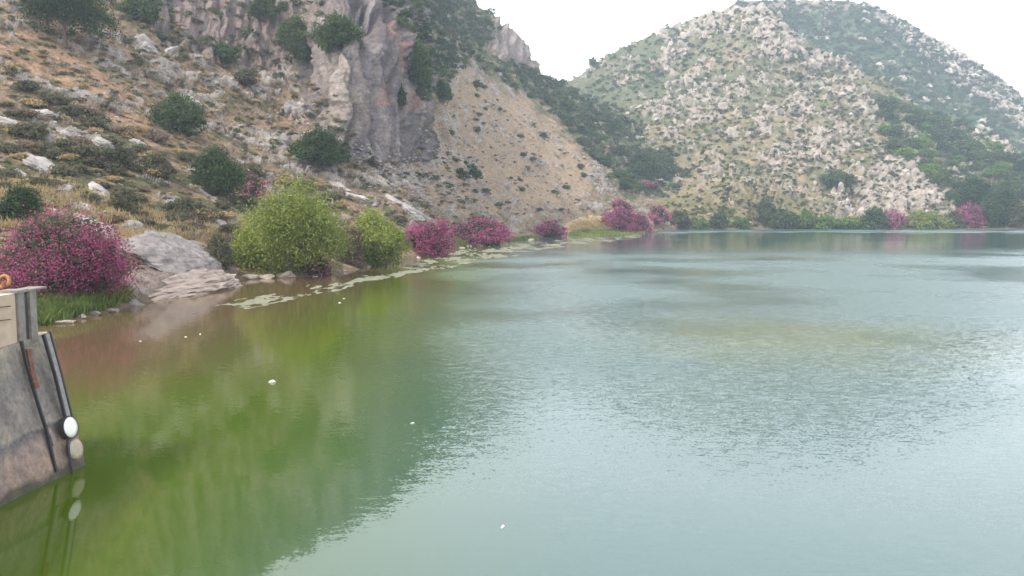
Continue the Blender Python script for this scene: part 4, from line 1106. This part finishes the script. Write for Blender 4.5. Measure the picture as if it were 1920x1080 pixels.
Vv, Ff = joined([grid_patch(Fab, Fb, T1, Ta, 90, 60, .035, 3),                  # battered face
                 grid_patch(Fb, Fb + left, T1 + left, T1, 20, 40, .03, 4),          # end face
                 grid_patch(Ta, T1, T1 + left, Ta + left, 60, 20, .02, 5),          # ledge on top
                 grid_patch(Fab + left, Fab, Ta, Ta + left, 4, 4, 0, 6), grid_patch(Fb + left, Fab + left, Ta + left, T1 + left, 4, 4, 0, 7)])
link("sloping_face", mesh_np("sloping_face", Vv - WL, Ff, M_CONC, smooth=False), wall)
# tan block above the ledge
B0, B1 = at_z(0, 652, 3.103), at_z(33, 642, 3.103)
Bd = (B1 - B0) / np.linalg.norm(B1 - B0); Ba = B0 - Bd * 9
up = np.array([0, 0, 1.0]); zt = 1.12
back = np.array([-3.2, .2, 0])
Vv, Ff = joined([grid_patch(Ba, B1, B1 + up * zt, Ba + up * zt, 60, 12, .012, 8), grid_patch(Ba + up * zt, B1 + up * zt, B1 + up * zt + back, Ba + up * zt + back, 60, 10, .015, 9),
                 grid_patch(B1, B1 + back, B1 + back + up * zt, B1 + up * zt, 6, 6, .0, 10), grid_patch(Ba + back, Ba, Ba + up * zt, Ba + back + up * zt, 4, 4, 0, 11)])
link("tan_block", mesh_np("tan_block", Vv - WL, Ff, M_TAN), wall)

def bar(a, b_, w, d, nrm, mat, name, parent, origin):
    """flat bar from a to b_, w wide across, standing d proud along nrm"""
    a, b_ = np.asarray(a, float), np.asarray(b_, float); t_ = (b_ - a) / np.linalg.norm(b_ - a); sd = np.cross(nrm, t_); sd /= np.linalg.norm(sd)
    q = [a - sd * w / 2, a + sd * w / 2, b_ + sd * w / 2, b_ - sd * w / 2]
    V_, F_ = prism8([p - nrm * .05 for p in q] + [p + nrm * d for p in q])
    return link(name, mesh_np(name, V_ - origin, F_, mat), parent)
nf = np.cross(F1 - F0, T0 - F0); nf /= np.linalg.norm(nf); nf *= 1 if nf[0] > 0 else -1
def on_face(u, v, off=0.0):
    d = ray(u, v); o_ = np.array([0, 0, H]); t_ = ((F0 + nf * off - o_) @ nf) / (d @ nf); return o_ + d * t_
nb = np.cross(B1 - B0, up); nb /= np.linalg.norm(nb); nb *= 1 if nb[0] > 0 else -1
def on_block(u, v, off=0.0):
    d = ray(u, v); o_ = np.array([0, 0, H]); t_ = ((B0 + nb * off - o_) @ nb) / (d @ nb); return o_ + d * t_

# grey pier beside the tan block, with its groove and cap
pier0, pier1 = B1 + Bd * .02, B1 + Bd * .75
def box_along(p, q_, z0, z1, depth, off=0.0):
    s0 = np.array([*p[:2], z0]) + nb * off; s1 = np.array([*q_[:2], z0]) + nb * off; dz = up * (z1 - z0); bk = -nb * depth
    return prism8([s0, s1, s1 + bk, s0 + bk, s0 + dz, s1 + dz, s1 + dz + bk, s0 + dz + bk])
pier = [box_along(B1 + Bd * .02, B1 + Bd * .30, 3.0, 4.22, .5, .05), box_along(B1 + Bd * .30, B1 + Bd * .55, 3.0, 4.22, .5, -.12), box_along(B1 + Bd * .55, B1 + Bd * .85, 3.0, 4.22, .5, .05)]
Vv, Ff = joined(pier); link("pier", mesh_np("pier", Vv - WL, Ff, M_GREY), wall)
Vv, Ff = joined([box_along(B1 + Bd * .33, B1 + Bd * .52, 3.0, 4.2, .06, .0)]); link("groove_rail", mesh_np("groove_rail", Vv - WL, Ff, M_DARK), wall)
capz = 4.26
Vv, Ff = joined([box_along(B1 - Bd * .02, B1 + Bd * .48, 4.222, 4.285, .45, .07), box_along(B1 + Bd * .53, B1 + Bd * 1.35, 4.222, 4.265, .4, .07)])
link("cap_slab", mesh_np("cap_slab", Vv - WL, Ff, M_GREY), wall)
# rungs on the tan block
for v0 in (575, 600):
    a, b_ = on_block(-2, v0 + 1, .06), on_block(20, v0 - 1, .06)
    Vv, Ff = tubes([[(*(a - nb * .08), .012), (*a, .012), (*b_, .012), (*(b_ - nb * .08), .012)]], 6)
    link("rung", mesh_np("rung", Vv - WL, Ff, M_RUST, smooth=True), wall)
# rails that run down the sloping face
def rail(name, px, w, d, mat, label, group=None):
    o = empty(name, on_face(*px[0]), label, "rail", group); og = np.array(o.location)
    V_, F_ = [], []; parts = []
    for (u1, v1), (u2, v2) in zip(px[:-1], px[1:]):
        a, b_ = on_face(u1, v1), on_face(u2, v2); t_ = (b_ - a) / np.linalg.norm(b_ - a); a = a - t_ * .01; sd = np.cross(nf, t_); sd /= np.linalg.norm(sd)
        q = [a - sd * w / 2, a + sd * w / 2, b_ + sd * w / 2, b_ - sd * w / 2]
        parts.append(prism8([p - nf * .05 for p in q] + [p + nf * d for p in q]))
    return parts, o, og
def rail_mesh(name, px, w, d, mat, parent_name=None):
    parts, _, og = None, None, None
    P_ = []
    for (u1, v1), (u2, v2) in zip(px[:-1], px[1:]):
        a, b_ = on_face(u1, v1), on_face(u2, v2); t_ = (b_ - a) / np.linalg.norm(b_ - a); a = a - t_ * .008; sd = np.cross(nf, t_); sd /= np.linalg.norm(sd)
        q = [a - sd * w / 2, a + sd * w / 2, b_ + sd * w / 2, b_ - sd * w / 2]
        P_.append(prism8([p - nf * .05 for p in q] + [p + nf * d for p in q]))
    return joined(P_)
og = on_face(45, 645)
o = empty("guide_rail", og, "dark rusty rail running down the sloping concrete face below the pier", "rail")
Vv, Ff = rail_mesh("", [(41, 640), (50, 680), (63, 726), (78, 775), (88, 805), (98, 850), (106, 884)], .045, .02, M_DARK); link("bar", mesh_np("bar", Vv - og, Ff, M_DARK), o)
Vv, Ff = rail_mesh("", [(52, 655), (60, 700), (68, 728)], .13, .035, M_RUST); link("rusty_plate", mesh_np("rusty_plate", Vv - og, Ff, M_RUST), o)
Vv, Ff = rail_mesh("", [(90, 803), (98, 820), (102, 835)], .10, .02, M_GREY); link("grout_edge", mesh_np("grout_edge", Vv - og, Ff, M_GREY), o)
og = on_face(90, 625)
o = empty("gauge_strip", og, "pale gauge strip between two thin dark rails above the white disc", "gauge")
Vv, Ff = rail_mesh("", [(82, 628), (103, 700), (123, 784)], .035, .02, M_DARK); link("side_rail", mesh_np("side_rail", Vv - og, Ff, M_DARK), o)
Vv, Ff = rail_mesh("", [(93, 622), (114, 700), (134, 780)], .035, .03, M_DARK); link("side_rail", mesh_np("side_rail", Vv - og, Ff, M_DARK), o)
Vv, Ff = rail_mesh("", [(88, 625), (109, 700), (129, 782)], .13, .01, M_GREY); link("strip", mesh_np("strip", Vv - og, Ff, simple_mat("pale_gauge", (.24, .225, .22), .8, 0, 8, .3, .3)), o)
def disc(name, u, v, rad, mat, label, off=.09, rim=True, kind="disc", group="round plates fixed to the wall"):
    c0 = on_face(u, v, off); o = empty(name, c0, label, kind, group)
    t_ = (T0 - F0); t_ -= nf * (t_ @ nf); t_ /= np.linalg.norm(t_); sd = np.cross(nf, t_)
    k = 32; a = np.linspace(0, 2 * math.pi, k, endpoint=False)
    def ring(r_, z_): return (np.cos(a)[:, None] * sd + np.sin(a)[:, None] * t_) * r_ + nf * z_
    V_ = np.concatenate([[nf * .035], ring(rad * .6, .028), ring(rad, .012), ring(rad, -.06)])
    i = np.arange(k); j = (i + 1) % k
    F_ = [np.stack([np.zeros(k, int), 1 + i, 1 + j], 1)]
    for b0 in (1, 1 + k): F_ += [np.stack([b0 + i, b0 + k + i, b0 + k + j], 1), np.stack([b0 + i, b0 + k + j, b0 + j], 1)]
    link("plate", mesh_np("plate", V_, np.concatenate(F_), mat, smooth=True), o)
    if rim:
        V_ = np.concatenate([ring(rad * 1.0, .02), ring(rad * 1.1, .02), ring(rad * 1.1, -.12), ring(rad, -.12)]); F_ = []
        for b0, b1 in ((0, k), (k, 2 * k), (2 * k, 3 * k)): F_ += [np.stack([b0 + i, b1 + i, b1 + j], 1), np.stack([b0 + i, b1 + j, b0 + j], 1)]
        link("rim", mesh_np("rim", V_, np.concatenate(F_), M_DARK), o)
    return o
disc("white_disc", 132, 801, .245, M_DISC, "round white plate in a dark rim on the concrete wall")
disc("muddy_disc", 143, 842, .235, M_DISC2, "round mud-coloured plate directly below the white one", off=.05, rim=False)
og = on_face(128, 822)
o = empty("hanging_pipe", og, "thin dark pipe running from under the white disc into the water", "pipe")
Vv, Ff = tubes([[(*on_face(127, 822, .05), .03), (*on_face(129, 850, .05), .03), (*on_face(133, 866, .05), .03), (*on_face(138, 895, .05), .03)]], 8); link("tube", mesh_np("tube", Vv - og, Ff, M_DARK, smooth=True), o)
# rusty orange fitting on top of the tan block
c0 = B1 - Bd * 1.0 + up * (zt) + np.array([-.35, .0, 0])
c0 = at_z(8, 544, 3.103 + zt)
o = empty("rusty_handwheel", c0, "orange rusty valve wheel on top of the tan block, cut by the left edge", "valve wheel")
k = 28; path = [[(math.cos(2 * math.pi * i / k) * .13, .04 * math.sin(2 * math.pi * i / k), .20 + math.sin(2 * math.pi * i / k) * .13, .045) for i in range(k + 1)]]
Vv, Ff = tubes(path, 8); link("rim", mesh_np("rim", Vv, Ff, M_ORUST, smooth=True), o)
Vv, Ff = tubes([[(-.13, 0, .2, .02), (.13, 0, .2, .02)], [(0, 0, .05, .02), (0, 0, .33, .02)]], 6); link("spoke", mesh_np("spoke", Vv, Ff, M_RUST), o)
Vv, Ff = rock_shape(850, IC2, 6, .1); link("hub", mesh_np("hub", Vv * [.11, .10, .12] + [.05, .0, .13], Ff, M_RUST), o)

# ------------------------------------------------------------------ haze
m = bpy.data.materials.new("thin_air_haze"); m.use_nodes = True; n, l = m.node_tree.nodes, m.node_tree.links; n.clear()
ou = n.new("ShaderNodeOutputMaterial"); pv = n.new("ShaderNodeVolumePrincipled")
pv.inputs['Color'].default_value = (.72, .85, 1.0, 1); pv.inputs['Density'].default_value = .00034; pv.inputs['Anisotropy'].default_value = .1
l.new(pv.outputs[0], ou.inputs['Volume'])
Vv, Ff = prism8([(-1310, -310, -5), (1710, -310, -5), (1710, 1510, -5), (-1310, 1510, -5), (-1310, -310, 330), (1710, -310, 330), (1710, 1510, 330), (-1310, 1510, 330)])
tag(link("haze", mesh_np("haze", Vv, Ff, m)), kind="stuff")
